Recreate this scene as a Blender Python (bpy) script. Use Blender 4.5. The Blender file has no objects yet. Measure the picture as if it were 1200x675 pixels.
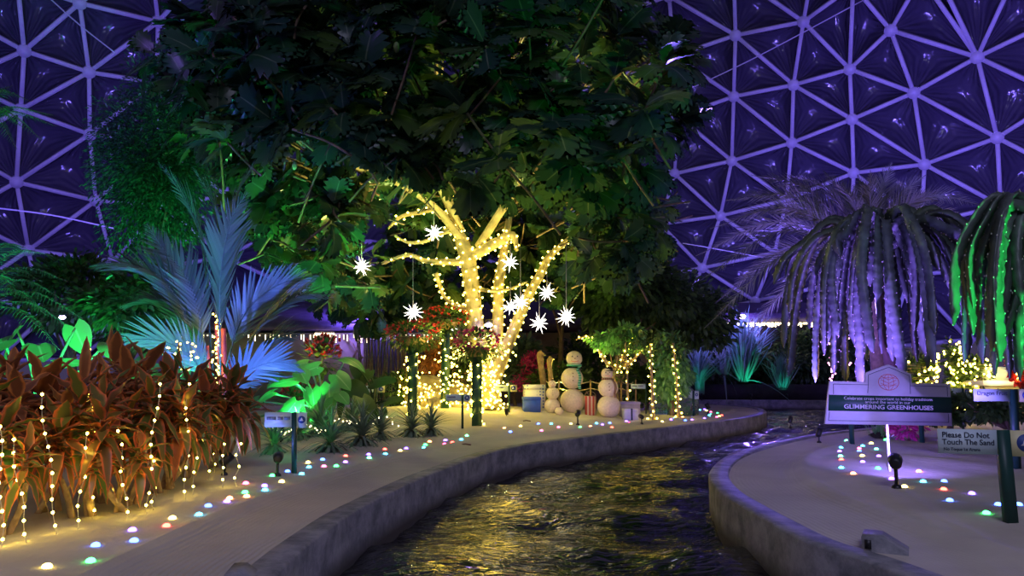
import bpy, math, random
import numpy as np
from mathutils import Vector, Matrix
from mathutils.geometry import delaunay_2d_cdt

random.seed(7)
RNG = np.random.default_rng(11)
sc = bpy.context.scene
C = sc.collection
PI = math.pi
V3 = lambda *a: np.array(a, dtype=float)

# ------------------------------------------------------------------ camera
F = 867.0
HOR = 437.0
PITCH = math.atan((HOR - 337.5) / F)
CAM = V3(0, 0, 1.2)
cam_d = bpy.data.cameras.new('camera')
cam_d.sensor_width = 36
cam_d.lens = 36 * F / 1200
cam_d.clip_end = 300
cam = bpy.data.objects.new('camera', cam_d)
C.objects.link(cam)
cam.location = CAM
cam.rotation_euler = (PI / 2 + PITCH, 0, 0)
sc.camera = cam
cp, sp = math.cos(PITCH), math.sin(PITCH)


def ray(u, v):
    a, b = (u - 600) / F, (337.5 - v) / F
    return V3(a, cp - b * sp, sp + b * cp)


def at(u, v, Y):
    """point on the sight line of pixel u,v at world depth Y"""
    d = ray(u, v)
    return CAM + d * (Y / d[1])


def G(u, v, z):
    d = ray(u, v)
    return CAM + d * ((z - CAM[2]) / d[2])


# ------------------------------------------------------------------ curves of the banks
def catmull(P, n=8):
    P = [np.asarray(p, float) for p in P]
    if len(P) < 3:
        return np.array([P[0] + (P[-1] - P[0]) * t for t in np.linspace(0, 1, n + 1)])
    Q = [2 * P[0] - P[1]] + P + [2 * P[-1] - P[-2]]
    out = []
    for i in range(1, len(Q) - 2):
        a, b, c, d = Q[i - 1:i + 3]
        for k in range(n):
            t = k / n
            out.append(0.5 * ((2 * b) + (c - a) * t + (2 * a - 5 * b + 4 * c - d) * t * t + (3 * b - a - 3 * c + d) * t ** 3))
    out.append(Q[-2])
    return np.array(out)


PZ = 0.32


def gpts(L):
    return [G(u, v, PZ)[:2] for u, v in L]


left_px = [(200, 830), (324, 673), (387, 619), (435, 589), (517, 551), (603, 524), (722, 508), (842, 494), (886, 487.5), (898, 481.5), (880, 476.5), (820, 472.8), (740, 470.5)]
CL = catmull([np.array([-0.95, -1.5]), np.array([-0.95, 0.6])] + gpts(left_px), 8)
right_px = [(1330, 790), (1042, 667), (947, 635), (899, 610), (861, 588), (839, 572), (831, 553), (851.7, 534), (899, 519.6), (962.5, 507), (1023, 500.6), (1075, 492), (1105, 482), (1180, 476), (1400, 473.5)]
CR = catmull([np.array([1.75, -1.5])] + gpts(right_px), 8)
far_px = [(700, 469.3), (800, 468.8), (900, 469), (1000, 469.5), (1150, 470), (1300, 470)]
CF = catmull(gpts(far_px), 6)


def seg_dist(P, X, Y):
    """distance to polyline and arc length at the closest point"""
    X = np.asarray(X, float); Y = np.asarray(Y, float)
    best = np.full(X.shape, 1e9); arc = np.zeros(X.shape)
    s = 0.0
    for a, b in zip(P[:-1], P[1:]):
        e = b - a
        L = math.hypot(*e)
        if L < 1e-9:
            continue
        t = np.clip(((X - a[0]) * e[0] + (Y - a[1]) * e[1]) / L / L, 0, 1)
        d = np.hypot(X - a[0] - e[0] * t, Y - a[1] - e[1] * t)
        m = d < best
        best = np.where(m, d, best)
        arc = np.where(m, s + t * L, arc)
        s += L
    return best, arc


def inside(P, X, Y):
    r = np.zeros(np.shape(X), bool)
    n = len(P)
    j = n - 1
    for i in range(n):
        xi, yi = P[i]; xj, yj = P[j]
        if yi != yj:
            c = ((yi > Y) != (yj > Y)) & (X < (xj - xi) * (Y - yi) / (yj - yi) + xi)
            r ^= c
        j = i
    return r


POLY_L = np.vstack([CL, [[-28, 26], [-28, -1.5]]])
POLY_R = np.vstack([CR, [[28, 14], [28, -1.5]]])
BAND_L, BAND_R = 0.78, 0.80
MOUND = at(560, 475, 15.6)


def sz(x, y):
    """height of the sand"""
    x = np.asarray(x, float); y = np.asarray(y, float)
    dl, _ = seg_dist(CL, x, y)
    dr, _ = seg_dist(CR, x, y)
    inr = inside(POLY_R, x, y)
    d = np.where(inr, dr, dl)
    band = np.where(inr, BAND_R, BAND_L)
    z = PZ - 0.015 + 0.042 * np.exp(-((d - band) / 0.06) ** 2) + 0.03 / (1 + np.exp(-(d - band - 0.1) / 0.1))
    m = 0.2 * np.exp(-((x - MOUND[0] + 0.9) ** 2 / 8 + (y - MOUND[1]) ** 2 / 5))
    z = z + np.where(inr, 0, m)
    far = np.clip((d - band - 0.1) / 0.5, 0, 1)
    z = z + far * 0.014 * (np.sin(x * 2.3 + 1.1 * np.sin(y * 1.3)) + np.sin(y * 2.9 + x * 1.2) * 0.7 + 0.5 * np.sin(x * 6.1 + y * 4.3))
    return z


def szf(x, y):
    return float(sz(np.array([x]), np.array([y]))[0])


def on(u, v):
    """point of the sand seen at pixel u,v"""
    z = PZ
    for _ in range(8):
        p = G(u, v, z)
        z = 0.5 * z + 0.5 * szf(p[0], p[1])
    p = G(u, v, z)
    p[2] = szf(p[0], p[1])
    return p


# ------------------------------------------------------------------ materials
def new_mat(name):
    m = bpy.data.materials.new(name)
    m.use_nodes = True
    nt = m.node_tree
    return m, nt, nt.nodes['Principled BSDF'], nt.nodes['Material Output']


def lin(c):
    return tuple(((x / 255) / 12.92 if x / 255 <= 0.04045 else ((x / 255 + 0.055) / 1.055) ** 2.4) for x in c) + (1,)


def rgba(c):
    return tuple(c) + (1,) if len(c) == 3 else tuple(c)


def plain(name, col, rough=0.6, var=0.18, scale=12, bump=0.0, metal=0.0, spec=0.5, col2=None, coord='Object'):
    m, nt, b, o = new_mat(name)
    N, L = nt.nodes, nt.links
    tc = N.new('ShaderNodeTexCoord')
    nz = N.new('ShaderNodeTexNoise'); nz.inputs['Scale'].default_value = scale; nz.inputs['Detail'].default_value = 6
    L.new(tc.outputs[coord], nz.inputs['Vector'])
    r = N.new('ShaderNodeValToRGB')
    c = rgba(col)
    c2 = rgba(col2) if col2 else tuple(x * (1 - var) for x in c[:3]) + (1,)
    r.color_ramp.elements[0].position = 0.35; r.color_ramp.elements[1].position = 0.65
    r.color_ramp.elements[0].color = c2
    r.color_ramp.elements[1].color = c if col2 else tuple(min(1, x * (1 + var)) for x in c[:3]) + (1,)
    L.new(nz.outputs['Fac'], r.inputs['Fac'])
    L.new(r.outputs['Color'], b.inputs['Base Color'])
    b.inputs['Roughness'].default_value = rough
    b.inputs['Metallic'].default_value = metal
    b.inputs['Specular IOR Level'].default_value = spec
    if bump:
        bp = N.new('ShaderNodeBump'); bp.inputs['Strength'].default_value = 0.6; bp.inputs['Distance'].default_value = bump
        n2 = N.new('ShaderNodeTexNoise'); n2.inputs['Scale'].default_value = scale * 3; n2.inputs['Detail'].default_value = 5
        L.new(tc.outputs[coord], n2.inputs['Vector'])
        L.new(n2.outputs['Fac'], bp.inputs['Height'])
        L.new(bp.outputs['Normal'], b.inputs['Normal'])
    return m


def emis(name, col, strength, sample='AUTO'):
    m, nt, b, o = new_mat(name)
    nt.nodes.remove(b)
    e = nt.nodes.new('ShaderNodeEmission')
    e.inputs['Color'].default_value = rgba(col)
    e.inputs['Strength'].default_value = strength
    nt.links.new(e.outputs[0], o.inputs['Surface'])
    return m


def leaf_mat(name, ca, cb, cm=None, edge=None, rough=0.45, trans=0.3, vein=None, edge_pos=0.55, spec=0.5):
    """per-leaf colour between ca and cb (attribute rnd); optional coloured margin and midrib (uv)"""
    m, nt, b, o = new_mat(name)
    N, L = nt.nodes, nt.links
    at_ = N.new('ShaderNodeAttribute'); at_.attribute_name = 'rnd'
    r = N.new('ShaderNodeValToRGB')
    r.color_ramp.elements[0].color = rgba(ca); r.color_ramp.elements[1].color = rgba(cb)
    if cm:
        e = r.color_ramp.elements.new(0.5); e.color = rgba(cm)
    L.new(at_.outputs['Fac'], r.inputs['Fac'])
    col = r.outputs['Color']
    uv = N.new('ShaderNodeUVMap')
    sx = N.new('ShaderNodeSeparateXYZ'); L.new(uv.outputs['UV'], sx.inputs[0])
    s1 = N.new('ShaderNodeMath'); s1.operation = 'SUBTRACT'; L.new(sx.outputs['X'], s1.inputs[0]); s1.inputs[1].default_value = 0.5
    ab = N.new('ShaderNodeMath'); ab.operation = 'ABSOLUTE'; L.new(s1.outputs[0], ab.inputs[0])
    mu = N.new('ShaderNodeMath'); mu.operation = 'MULTIPLY'; L.new(ab.outputs[0], mu.inputs[0]); mu.inputs[1].default_value = 2
    if edge:
        nz = N.new('ShaderNodeTexNoise'); nz.inputs['Scale'].default_value = 9
        ad = N.new('ShaderNodeMath'); ad.operation = 'MULTIPLY_ADD'
        L.new(nz.outputs['Fac'], ad.inputs[0]); ad.inputs[1].default_value = 0.5; L.new(mu.outputs[0], ad.inputs[2])
        mr = N.new('ShaderNodeMapRange'); mr.inputs[1].default_value = edge_pos + 0.2; mr.inputs[2].default_value = edge_pos + 0.5
        L.new(ad.outputs[0], mr.inputs[0])
        mx = N.new('ShaderNodeMix'); mx.data_type = 'RGBA'
        L.new(mr.outputs[0], mx.inputs[0]); L.new(col, mx.inputs[6]); mx.inputs[7].default_value = rgba(edge)
        col = mx.outputs[2]
    if vein:
        mr = N.new('ShaderNodeMapRange'); mr.inputs[1].default_value = 0.10; mr.inputs[2].default_value = 0.02
        L.new(mu.outputs[0], mr.inputs[0])
        mx = N.new('ShaderNodeMix'); mx.data_type = 'RGBA'
        L.new(mr.outputs[0], mx.inputs[0]); L.new(col, mx.inputs[6]); mx.inputs[7].default_value = rgba(vein)
        col = mx.outputs[2]
    L.new(col, b.inputs['Base Color'])
    b.inputs['Roughness'].default_value = rough
    b.inputs['Specular IOR Level'].default_value = spec
    tr = N.new('ShaderNodeBsdfTranslucent'); L.new(col, tr.inputs['Color'])
    ms = N.new('ShaderNodeMixShader'); ms.inputs[0].default_value = trans
    L.new(b.outputs[0], ms.inputs[1]); L.new(tr.outputs[0], ms.inputs[2]); L.new(ms.outputs[0], o.inputs['Surface'])
    return m


M = {}
M['bulb'] = emis('fairy bulb glow', (1.0, 0.72, 0.085), 22)
M['bulb_near'] = emis('near fairy bulb glow', (1.0, 0.70, 0.08), 44)
M['bulb_strong'] = emis('tree bulb glow', (1.0, 0.72, 0.085), 21)
M['bulb_white'] = emis('cool fairy bulb glow', (1.0, 0.80, 0.45), 6.0)
M['bulb_pink'] = emis('pink fairy bulb glow', (1.0, 0.35, 0.75), 5.0)
M['star'] = emis('star lamp glow', (1.0, 0.93, 0.80), 5.5)
M['violet_lamp'] = emis('violet lamp glow', (0.35, 0.22, 1.0), 60)
M['wire'] = plain('pale wire', (0.55, 0.5, 0.4), 0.5)
M['green_wire'] = plain('brown wire', (0.25, 0.18, 0.08), 0.5)
M['bark'] = plain('pale bark', (0.30, 0.25, 0.16), 0.85, 0.3, 6, 0.02)
M['dark_bark'] = plain('dark bark', (0.16, 0.11, 0.07), 0.85, 0.3, 8, 0.02)
M['stem'] = plain('shrub stem', (0.42, 0.30, 0.17), 0.8, 0.3, 20, 0.01)
M['breadfruit'] = leaf_mat('lobed leaf', (0.018, 0.06, 0.04), (0.07, 0.13, 0.03), (0.03, 0.08, 0.045), vein=(0.14, 0.20, 0.12), rough=0.3, trans=0.3)
M['small_leaf'] = leaf_mat('small leaf', (0.02, 0.09, 0.04), (0.06, 0.16, 0.06), rough=0.45)
M['citrus'] = leaf_mat('oval leaf', (0.03, 0.08, 0.02), (0.09, 0.16, 0.04), rough=0.4)
M['ti'] = leaf_mat('red edged leaf', (0.055, 0.17, 0.035), (0.27, 0.085, 0.035), (0.14, 0.16, 0.035), edge=(0.68, 0.17, 0.06), rough=0.35, trans=0.25, edge_pos=0.6)
M['ti_dark'] = leaf_mat('maroon leaf', (0.17, 0.065, 0.035), (0.36, 0.14, 0.05), edge=(0.66, 0.26, 0.09), rough=0.35, trans=0.25)
M['palm_leaf'] = leaf_mat('grey green palm leaflet', (0.08, 0.15, 0.12), (0.16, 0.26, 0.21), rough=0.4, trans=0.2)
M['date_leaf'] = leaf_mat('date palm leaflet', (0.10, 0.12, 0.08), (0.22, 0.24, 0.17), rough=0.5, trans=0.2)
M['ear'] = leaf_mat('broad soft leaf', (0.12, 0.34, 0.10), (0.2, 0.45, 0.14), vein=(0.4, 0.6, 0.3), rough=0.35, trans=0.3)
M['fern'] = leaf_mat('feathery leaf', (0.05, 0.22, 0.08), (0.12, 0.34, 0.12), rough=0.5, trans=0.3)
M['bromeliad'] = leaf_mat('grey rosette leaf', (0.12, 0.20, 0.14), (0.26, 0.34, 0.24), rough=0.4, trans=0.15)
M['grass'] = leaf_mat('tall grass blade', (0.12, 0.3, 0.2), (0.3, 0.45, 0.33), rough=0.5, trans=0.2)
M['red_flower'] = leaf_mat('red petal', (0.5, 0.02, 0.03), (0.8, 0.06, 0.08), rough=0.5, trans=0.2)
M['magenta_flower'] = leaf_mat('magenta petal', (0.5, 0.02, 0.18), (0.75, 0.06, 0.35), rough=0.5, trans=0.2)
M['cactus'] = plain('cactus skin', (0.09, 0.12, 0.10), 0.4, 0.35, 5, 0.01)
M['spine'] = plain('pale cactus spines', (0.7, 0.68, 0.6), 0.4, 0.05)
M['cane'] = plain('red ringed cane', (0.35, 0.05, 0.05), 0.4, 0.3, 9)
M['snow_sand'] = plain('packed pale sand', (0.66, 0.57, 0.43), 0.9, 0.1, 30, 0.006)
M['post'] = plain('dark green post', (0.01, 0.06, 0.045), 0.45, 0.1)
M['plate'] = plain('cyan-lit sign plate', (0.60, 0.74, 0.77), 0.4, 0.03)  # white plate; faint cyan light is mixed into its colour
M['plate_yellow'] = plain('pale yellow sign plate', (0.72, 0.68, 0.35), 0.4, 0.03)
M['sign_white'] = plain('white painted board', (0.78, 0.76, 0.8), 0.45, 0.03)
M['sign_green'] = plain('dark green band', (0.008, 0.07, 0.035), 0.45, 0.05)
M['ink'] = plain('dark ink', (0.02, 0.035, 0.06), 0.5, 0.02)
M['ink_soft'] = plain('faded ink', (0.16, 0.19, 0.26), 0.5, 0.3, 60)
M['ink_red'] = plain('coral ink', (0.75, 0.16, 0.10), 0.5, 0.02)
M['ink_white'] = plain('white ink', (0.85, 0.85, 0.85), 0.5, 0.02)
M['ink_blue'] = plain('blue emblem ink', (0.03, 0.07, 0.28), 0.5, 0.02)
M['black'] = plain('black housing', (0.012, 0.012, 0.014), 0.4, 0.1)
M['steel'] = plain('dull steel', (0.3, 0.3, 0.32), 0.45, 0.1, metal=0.7)
M['pot'] = plain('basket weave', (0.20, 0.14, 0.07), 0.8, 0.3, 30, 0.01)
M['wood'] = plain('weathered wood', (0.30, 0.20, 0.11), 0.75, 0.3, 14, 0.01)
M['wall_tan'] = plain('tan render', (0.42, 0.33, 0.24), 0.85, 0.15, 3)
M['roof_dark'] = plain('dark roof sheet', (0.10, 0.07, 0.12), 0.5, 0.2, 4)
M['dark'] = plain('dark timber', (0.035, 0.03, 0.03), 0.7, 0.3, 5)
M['brown'] = plain('brown felt', (0.16, 0.08, 0.05), 0.8, 0.2)
M['rope'] = plain('sisal rope', (0.5, 0.4, 0.26), 0.8, 0.2)
M['soil'] = plain('dark soil', (0.05, 0.035, 0.025), 0.95, 0.3, 4, 0.03)


# sand: fine grain plus raked grooves that follow the kerb (uv.x = distance from kerb in metres)
def sand_mat(amp=1.0):
    m, nt, b, o = new_mat('raked sand')
    N, L = nt.nodes, nt.links
    tc = N.new('ShaderNodeTexCoord')
    n1 = N.new('ShaderNodeTexNoise'); n1.inputs['Scale'].default_value = 1.6; n1.inputs['Detail'].default_value = 7
    L.new(tc.outputs['Object'], n1.inputs['Vector'])
    r = N.new('ShaderNodeValToRGB')
    r.color_ramp.elements[0].position = 0.3; r.color_ramp.elements[1].position = 0.7
    r.color_ramp.elements[0].color = (0.49, 0.445, 0.36, 1); r.color_ramp.elements[1].color = (0.62, 0.57, 0.46, 1)
    L.new(n1.outputs['Fac'], r.inputs['Fac']); L.new(r.outputs[0], b.inputs['Base Color'])
    b.inputs['Roughness'].default_value = 0.95
    b.inputs['Specular IOR Level'].default_value = 0.2
    uv = N.new('ShaderNodeUVMap')
    sx = N.new('ShaderNodeSeparateXYZ'); L.new(uv.outputs['UV'], sx.inputs[0])
    nw = N.new('ShaderNodeTexNoise'); nw.inputs['Scale'].default_value = 2.2
    L.new(tc.outputs['Object'], nw.inputs['Vector'])
    a = N.new('ShaderNodeMath'); a.operation = 'MULTIPLY_ADD'; L.new(nw.outputs['Fac'], a.inputs[0]); a.inputs[1].default_value = 0.05; L.new(sx.outputs['X'], a.inputs[2])
    s = N.new('ShaderNodeMath'); s.operation = 'MULTIPLY'; L.new(a.outputs[0], s.inputs[0]); s.inputs[1].default_value = 2 * PI / 0.036
    w = N.new('ShaderNodeMath'); w.operation = 'SINE'; L.new(s.outputs[0], w.inputs[0])
    # mask: raked only inside the band
    mk = N.new('ShaderNodeMapRange'); mk.inputs[1].default_value = 0.76; mk.inputs[2].default_value = 0.70
    L.new(sx.outputs['X'], mk.inputs[0])
    nm = N.new('ShaderNodeTexNoise'); nm.inputs['Scale'].default_value = 0.9
    L.new(tc.outputs['Object'], nm.inputs['Vector'])
    mk2 = N.new('ShaderNodeMapRange'); mk2.inputs[1].default_value = 0.35; mk2.inputs[2].default_value = 0.6
    mk2.inputs[3].default_value = 0.25
    L.new(nm.outputs['Fac'], mk2.inputs[0])
    mm = N.new('ShaderNodeMath'); mm.operation = 'MULTIPLY'; L.new(mk.outputs[0], mm.inputs[0]); L.new(mk2.outputs[0], mm.inputs[1])
    wm = N.new('ShaderNodeMath'); wm.operation = 'MULTIPLY'; L.new(w.outputs[0], wm.inputs[0]); L.new(mm.outputs[0], wm.inputs[1])
    n3 = N.new('ShaderNodeTexNoise'); n3.inputs['Scale'].default_value = 14; n3.inputs['Detail'].default_value = 8
    L.new(tc.outputs['Object'], n3.inputs['Vector'])
    h = N.new('ShaderNodeMath'); h.operation = 'MULTIPLY_ADD'; L.new(n3.outputs['Fac'], h.inputs[0]); h.inputs[1].default_value = 2.2 / amp; L.new(wm.outputs[0], h.inputs[2])
    bp = N.new('ShaderNodeBump'); bp.inputs['Strength'].default_value = 0.9; bp.inputs['Distance'].default_value = 0.004 * amp
    L.new(h.outputs[0], bp.inputs['Height']); L.new(bp.outputs['Normal'], b.inputs['Normal'])
    return m


M['sand'] = sand_mat()
M['sand_soft'] = sand_mat(0.3)


def kerb_mat():
    m, nt, b, o = new_mat('concrete kerb')
    N, L = nt.nodes, nt.links
    tc = N.new('ShaderNodeTexCoord')
    n1 = N.new('ShaderNodeTexNoise'); n1.inputs['Scale'].default_value = 5; n1.inputs['Detail'].default_value = 9; n1.inputs['Roughness'].default_value = 0.7
    L.new(tc.outputs['Object'], n1.inputs['Vector'])
    r = N.new('ShaderNodeValToRGB')
    r.color_ramp.elements[0].position = 0.38; r.color_ramp.elements[1].position = 0.62
    r.color_ramp.elements[0].color = (0.13, 0.14, 0.15, 1); r.color_ramp.elements[1].color = (0.34, 0.33, 0.34, 1)
    L.new(n1.outputs['Fac'], r.inputs['Fac'])
    sx = N.new('ShaderNodeSeparateXYZ'); L.new(tc.outputs['Object'], sx.inputs[0])
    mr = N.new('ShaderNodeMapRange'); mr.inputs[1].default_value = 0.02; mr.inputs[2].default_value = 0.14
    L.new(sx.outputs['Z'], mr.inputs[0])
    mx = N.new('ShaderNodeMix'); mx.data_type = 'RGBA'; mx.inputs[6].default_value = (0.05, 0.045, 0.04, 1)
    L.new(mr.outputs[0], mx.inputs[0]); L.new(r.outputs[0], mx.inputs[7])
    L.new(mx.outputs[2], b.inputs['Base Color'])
    b.inputs['Roughness'].default_value = 0.7
    bp = N.new('ShaderNodeBump'); bp.inputs['Distance'].default_value = 0.01; bp.inputs['Strength'].default_value = 0.5
    L.new(n1.outputs['Fac'], bp.inputs['Height']); L.new(bp.outputs['Normal'], b.inputs['Normal'])
    return m


M['kerb'] = kerb_mat()


def water_mat():
    m, nt, b, o = new_mat('dark canal water')
    N, L = nt.nodes, nt.links
    b.inputs['Base Color'].default_value = (0.004, 0.005, 0.005, 1)
    b.inputs['Roughness'].default_value = 0.07
    b.inputs['IOR'].default_value = 2.4
    b.inputs['Specular IOR Level'].default_value = 1.0
    tc = N.new('ShaderNodeTexCoord')
    mp = N.new('ShaderNodeMapping'); mp.inputs['Rotation'].default_value = (0, 0, 0.3); mp.inputs['Scale'].default_value = (1.0, 2.0, 1)
    L.new(tc.outputs['Object'], mp.inputs[0])
    n = N.new('ShaderNodeTexNoise'); n.inputs['Scale'].default_value = 5.5; n.inputs['Detail'].default_value = 3; n.inputs['Distortion'].default_value = 1.2
    L.new(mp.outputs[0], n.inputs['Vector'])
    bp = N.new('ShaderNodeBump'); bp.inputs['Distance'].default_value = 0.045; bp.inputs['Strength'].default_value = 0.8
    L.new(n.outputs['Fac'], bp.inputs['Height']); L.new(bp.outputs['Normal'], b.inputs['Normal'])
    return m


M['water'] = water_mat()


def panel_mat():
    m, nt, b, o = new_mat('glossy roof panel')
    N, L = nt.nodes, nt.links
    b.inputs['Base Color'].default_value = (0.065, 0.06, 0.085, 1)
    b.inputs['Roughness'].default_value = 0.16
    b.inputs['Specular IOR Level'].default_value = 0.8
    tc = N.new('ShaderNodeTexCoord')
    n = N.new('ShaderNodeTexNoise'); n.inputs['Scale'].default_value = 1.1; n.inputs['Detail'].default_value = 2
    L.new(tc.outputs['Object'], n.inputs['Vector'])
    uv = N.new('ShaderNodeUVMap'); sx = N.new('ShaderNodeSeparateXYZ'); L.new(uv.outputs[0], sx.inputs[0])

    def mth(op, a, b_=None, c_=None):
        q = N.new('ShaderNodeMath'); q.operation = op
        for i, z in enumerate((a, b_, c_)):
            if z is None: continue
            if isinstance(z, (int, float)): q.inputs[i].default_value = z
            else: L.new(z, q.inputs[i])
        return q.outputs[0]
    A, B = sx.outputs['X'], sx.outputs['Y']
    Cc = mth('SUBTRACT', mth('SUBTRACT', 1.0, A), B)
    tot = None
    for p_, q_, r_ in ((A, B, Cc), (B, Cc, A), (Cc, A, B)):
        ratio = mth('DIVIDE', q_, mth('ADD', mth('ADD', q_, r_), 0.001))
        mr = N.new('ShaderNodeMapRange'); mr.inputs[1].default_value = 0.35; mr.inputs[2].default_value = 0.75; L.new(p_, mr.inputs[0])
        wv = mth('MULTIPLY', mth('SINE', mth('MULTIPLY_ADD', n.outputs['Fac'], 6.0, mth('MULTIPLY', ratio, 42.0))), mth('MULTIPLY', mr.outputs[0], mth('SUBTRACT', 1.0, p_)))
        tot = wv if tot is None else mth('ADD', tot, wv)
    hh = mth('MULTIPLY_ADD', n.outputs['Fac'], 1.6, mth('MULTIPLY', tot, 0.5))
    bp = N.new('ShaderNodeBump'); bp.inputs['Distance'].default_value = 0.12; bp.inputs['Strength'].default_value = 0.8
    L.new(hh, bp.inputs['Height']); L.new(bp.outputs['Normal'], b.inputs['Normal'])
    return m


M['panel'] = panel_mat()
M['strut'] = plain('pale strut', (0.62, 0.6, 0.66), 0.5, 0.04)

# ------------------------------------------------------------------ mesh builder
class MB:
    def __init__(s):
        s.v = []; s.f = []; s.uv = []; s.r = []; s.n = 0

    def add(s, v, faces, uv=None, rnd=None):
        v = np.asarray(v, float)
        k = len(v)
        s.v.append(v)
        fs = faces if isinstance(faces, list) else [faces]
        for a in fs:
            a = np.asarray(a, int)
            if a.size:
                s.f.append(a + s.n)
        s.uv.append(np.full((k, 2), 0.5) if uv is None else uv)
        s.r.append(np.full(k, random.random() if rnd is None else rnd))
        s.n += k

    def box(s, c, d, R=None):
        c = np.asarray(c, float)
        x, y, z = [q / 2 for q in d]
        v = np.array([[-x, -y, -z], [x, -y, -z], [x, y, -z], [-x, y, -z], [-x, -y, z], [x, -y, z], [x, y, z], [-x, y, z]])
        if R is not None:
            v = v @ R.T
        s.add(v + c, np.array([[0, 3, 2, 1], [4, 5, 6, 7], [0, 1, 5, 4], [1, 2, 6, 5], [2, 3, 7, 6], [3, 0, 4, 7]]))

    def tube(s, P, r, k=8, cap=True):
        P = np.asarray(P, float)
        n = len(P)
        r = np.full(n, r) if np.isscalar(r) else np.asarray(r, float)
        T = np.gradient(P, axis=0)
        T /= np.linalg.norm(T, axis=1)[:, None] + 1e-12
        ref = V3(0, 0, 1) if abs(T[0][2]) < 0.9 else V3(1, 0, 0)
        a = np.cross(T[0], ref); a /= np.linalg.norm(a)
        V = []
        for i in range(n):
            a = a - T[i] * (a @ T[i]); a /= np.linalg.norm(a) + 1e-12
            b = np.cross(T[i], a)
            th = np.arange(k) * 2 * PI / k
            V.append(P[i] + r[i] * (np.cos(th)[:, None] * a + np.sin(th)[:, None] * b))
        V = np.vstack(V)
        i = np.arange(n - 1)[:, None] * k; j = np.arange(k)[None]
        q = np.stack([i + j, i + (j + 1) % k, i + k + (j + 1) % k, i + k + j], -1).reshape(-1, 4)
        fs = [q]
        if cap:
            fs.append(np.arange(k)[::-1][None]); fs.append((np.arange(k) + (n - 1) * k)[None])
        s.add(V, fs)

    def lathe(s, c, prof, k=20, sx=1, sy=1):
        """prof: list of (r, z)"""
        c = np.asarray(c, float)
        th = np.arange(k) * 2 * PI / k
        V = np.vstack([np.stack([r * sx * np.cos(th), r * sy * np.sin(th), np.full(k, z)], 1) for r, z in prof]) + c
        n = len(prof)
        i = np.arange(n - 1)[:, None] * k; j = np.arange(k)[None]
        q = np.stack([i + j, i + (j + 1) % k, i + k + (j + 1) % k, i + k + j], -1).reshape(-1, 4)
        s.add(V, [q, np.arange(k)[::-1][None], (np.arange(k) + (n - 1) * k)[None]])

    def ball(s, c, r, k=16, sx=1, sy=1, szz=1):
        pr = [(max(1e-4, r * math.sin(t)), -r * szz * math.cos(t)) for t in np.linspace(0, PI, k // 2 + 1)]
        s.lathe(c, pr, k, sx, sy)

    def build(s, name, mat, parent=None, smooth=True):
        me = bpy.data.meshes.new(name)
        V = np.vstack(s.v)
        me.vertices.add(len(V)); me.vertices.foreach_set('co', V.astype(np.float32).ravel())
        lt = np.concatenate([np.full(len(a), a.shape[1]) for a in s.f])
        li = np.concatenate([a.ravel() for a in s.f])
        me.loops.add(len(li)); me.loops.foreach_set('vertex_index', li.astype(np.int32))
        me.polygons.add(len(lt))
        me.polygons.foreach_set('loop_start', np.concatenate([[0], np.cumsum(lt)[:-1]]).astype(np.int32))
        me.update(calc_edges=True)
        uv = me.uv_layers.new(name='UVMap')
        U = np.vstack(s.uv)
        uv.data.foreach_set('uv', U[li].astype(np.float32).ravel())
        a = me.attributes.new('rnd', 'FLOAT', 'POINT')
        a.data.foreach_set('value', np.concatenate(s.r).astype(np.float32))
        if smooth:
            me.polygons.foreach_set('use_smooth', np.ones(len(lt), bool))
        me.validate()
        me.materials.append(mat)
        o = bpy.data.objects.new(name, me)
        C.objects.link(o)
        if parent is not None:
            o.parent = parent
            o.matrix_parent_inverse = parent_inv(parent)
        return o


def parent_inv(p):
    """inverse of the parent's world placement (children are built in world coordinates)"""
    m = Matrix.LocRotScale(p.location, p.rotation_euler, p.scale)
    q = p.parent
    while q is not None:
        m = Matrix.LocRotScale(q.location, q.rotation_euler, q.scale) @ q.matrix_parent_inverse.inverted_safe().inverted_safe() @ p.matrix_parent_inverse @ m if False else m
        q = q.parent
    return m.inverted()


def tag(o, label=None, cat=None, group=None, kind=None):
    if label and len(label.replace('-', ' ').split()) > 15: print('LONG', len(label.replace('-', ' ').split()), label)
    if label: o['label'] = label
    if cat: o['category'] = cat
    if group: o['group'] = group
    if kind: o['kind'] = kind
    return o


def thing(name, loc, label, cat, group=None):
    o = bpy.data.objects.new(name, None)
    o.empty_display_size = 0.1
    C.objects.link(o)
    o.location = tuple(float(x) for x in loc)
    return tag(o, label, cat, group)


def part_of(o, parent):
    o.parent = parent
    o.matrix_parent_inverse = parent_inv(parent)
    return o


def frame(d, up=(0, 0, 1)):
    d = np.asarray(d, float); d = d / (np.linalg.norm(d) + 1e-12)
    up = np.asarray(up, float)
    x = np.cross(d, up)
    if np.linalg.norm(x) < 1e-4:
        x = np.cross(d, V3(1, 0, 0.01))
    x /= np.linalg.norm(x)
    z = np.cross(x, d)
    return np.stack([x, d, z], 1)


# ------------------------------------------------------------------ leaf templates (base at origin, along +Y, unit length)
def strip_leaf(W, n=6, fold=0.25, shape=None, bend=0.0, wave=0.0):
    shape = shape or (lambda t: math.sin(PI * min(1, t * 0.96 + 0.03)) ** 0.8)
    V, U = [], []
    for i in range(n + 1):
        t = i / n
        w = W * shape(t) if i < n else W * 0.02
        z = -bend * t * t
        wz = wave * math.sin(t * 14)
        for x in (-1, 0, 1):
            V.append((x * w, t * (1 - 0.25 * bend), z + abs(x) * w * fold + x * wz * w))
            U.append((0.5 + x * 0.5, t))
    Q = []
    for i in range(n):
        a = i * 3
        Q += [(a, a + 1, a + 4, a + 3), (a + 1, a + 2, a + 5, a + 4)]
    return np.array(V), np.array(Q), np.array(U)


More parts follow.
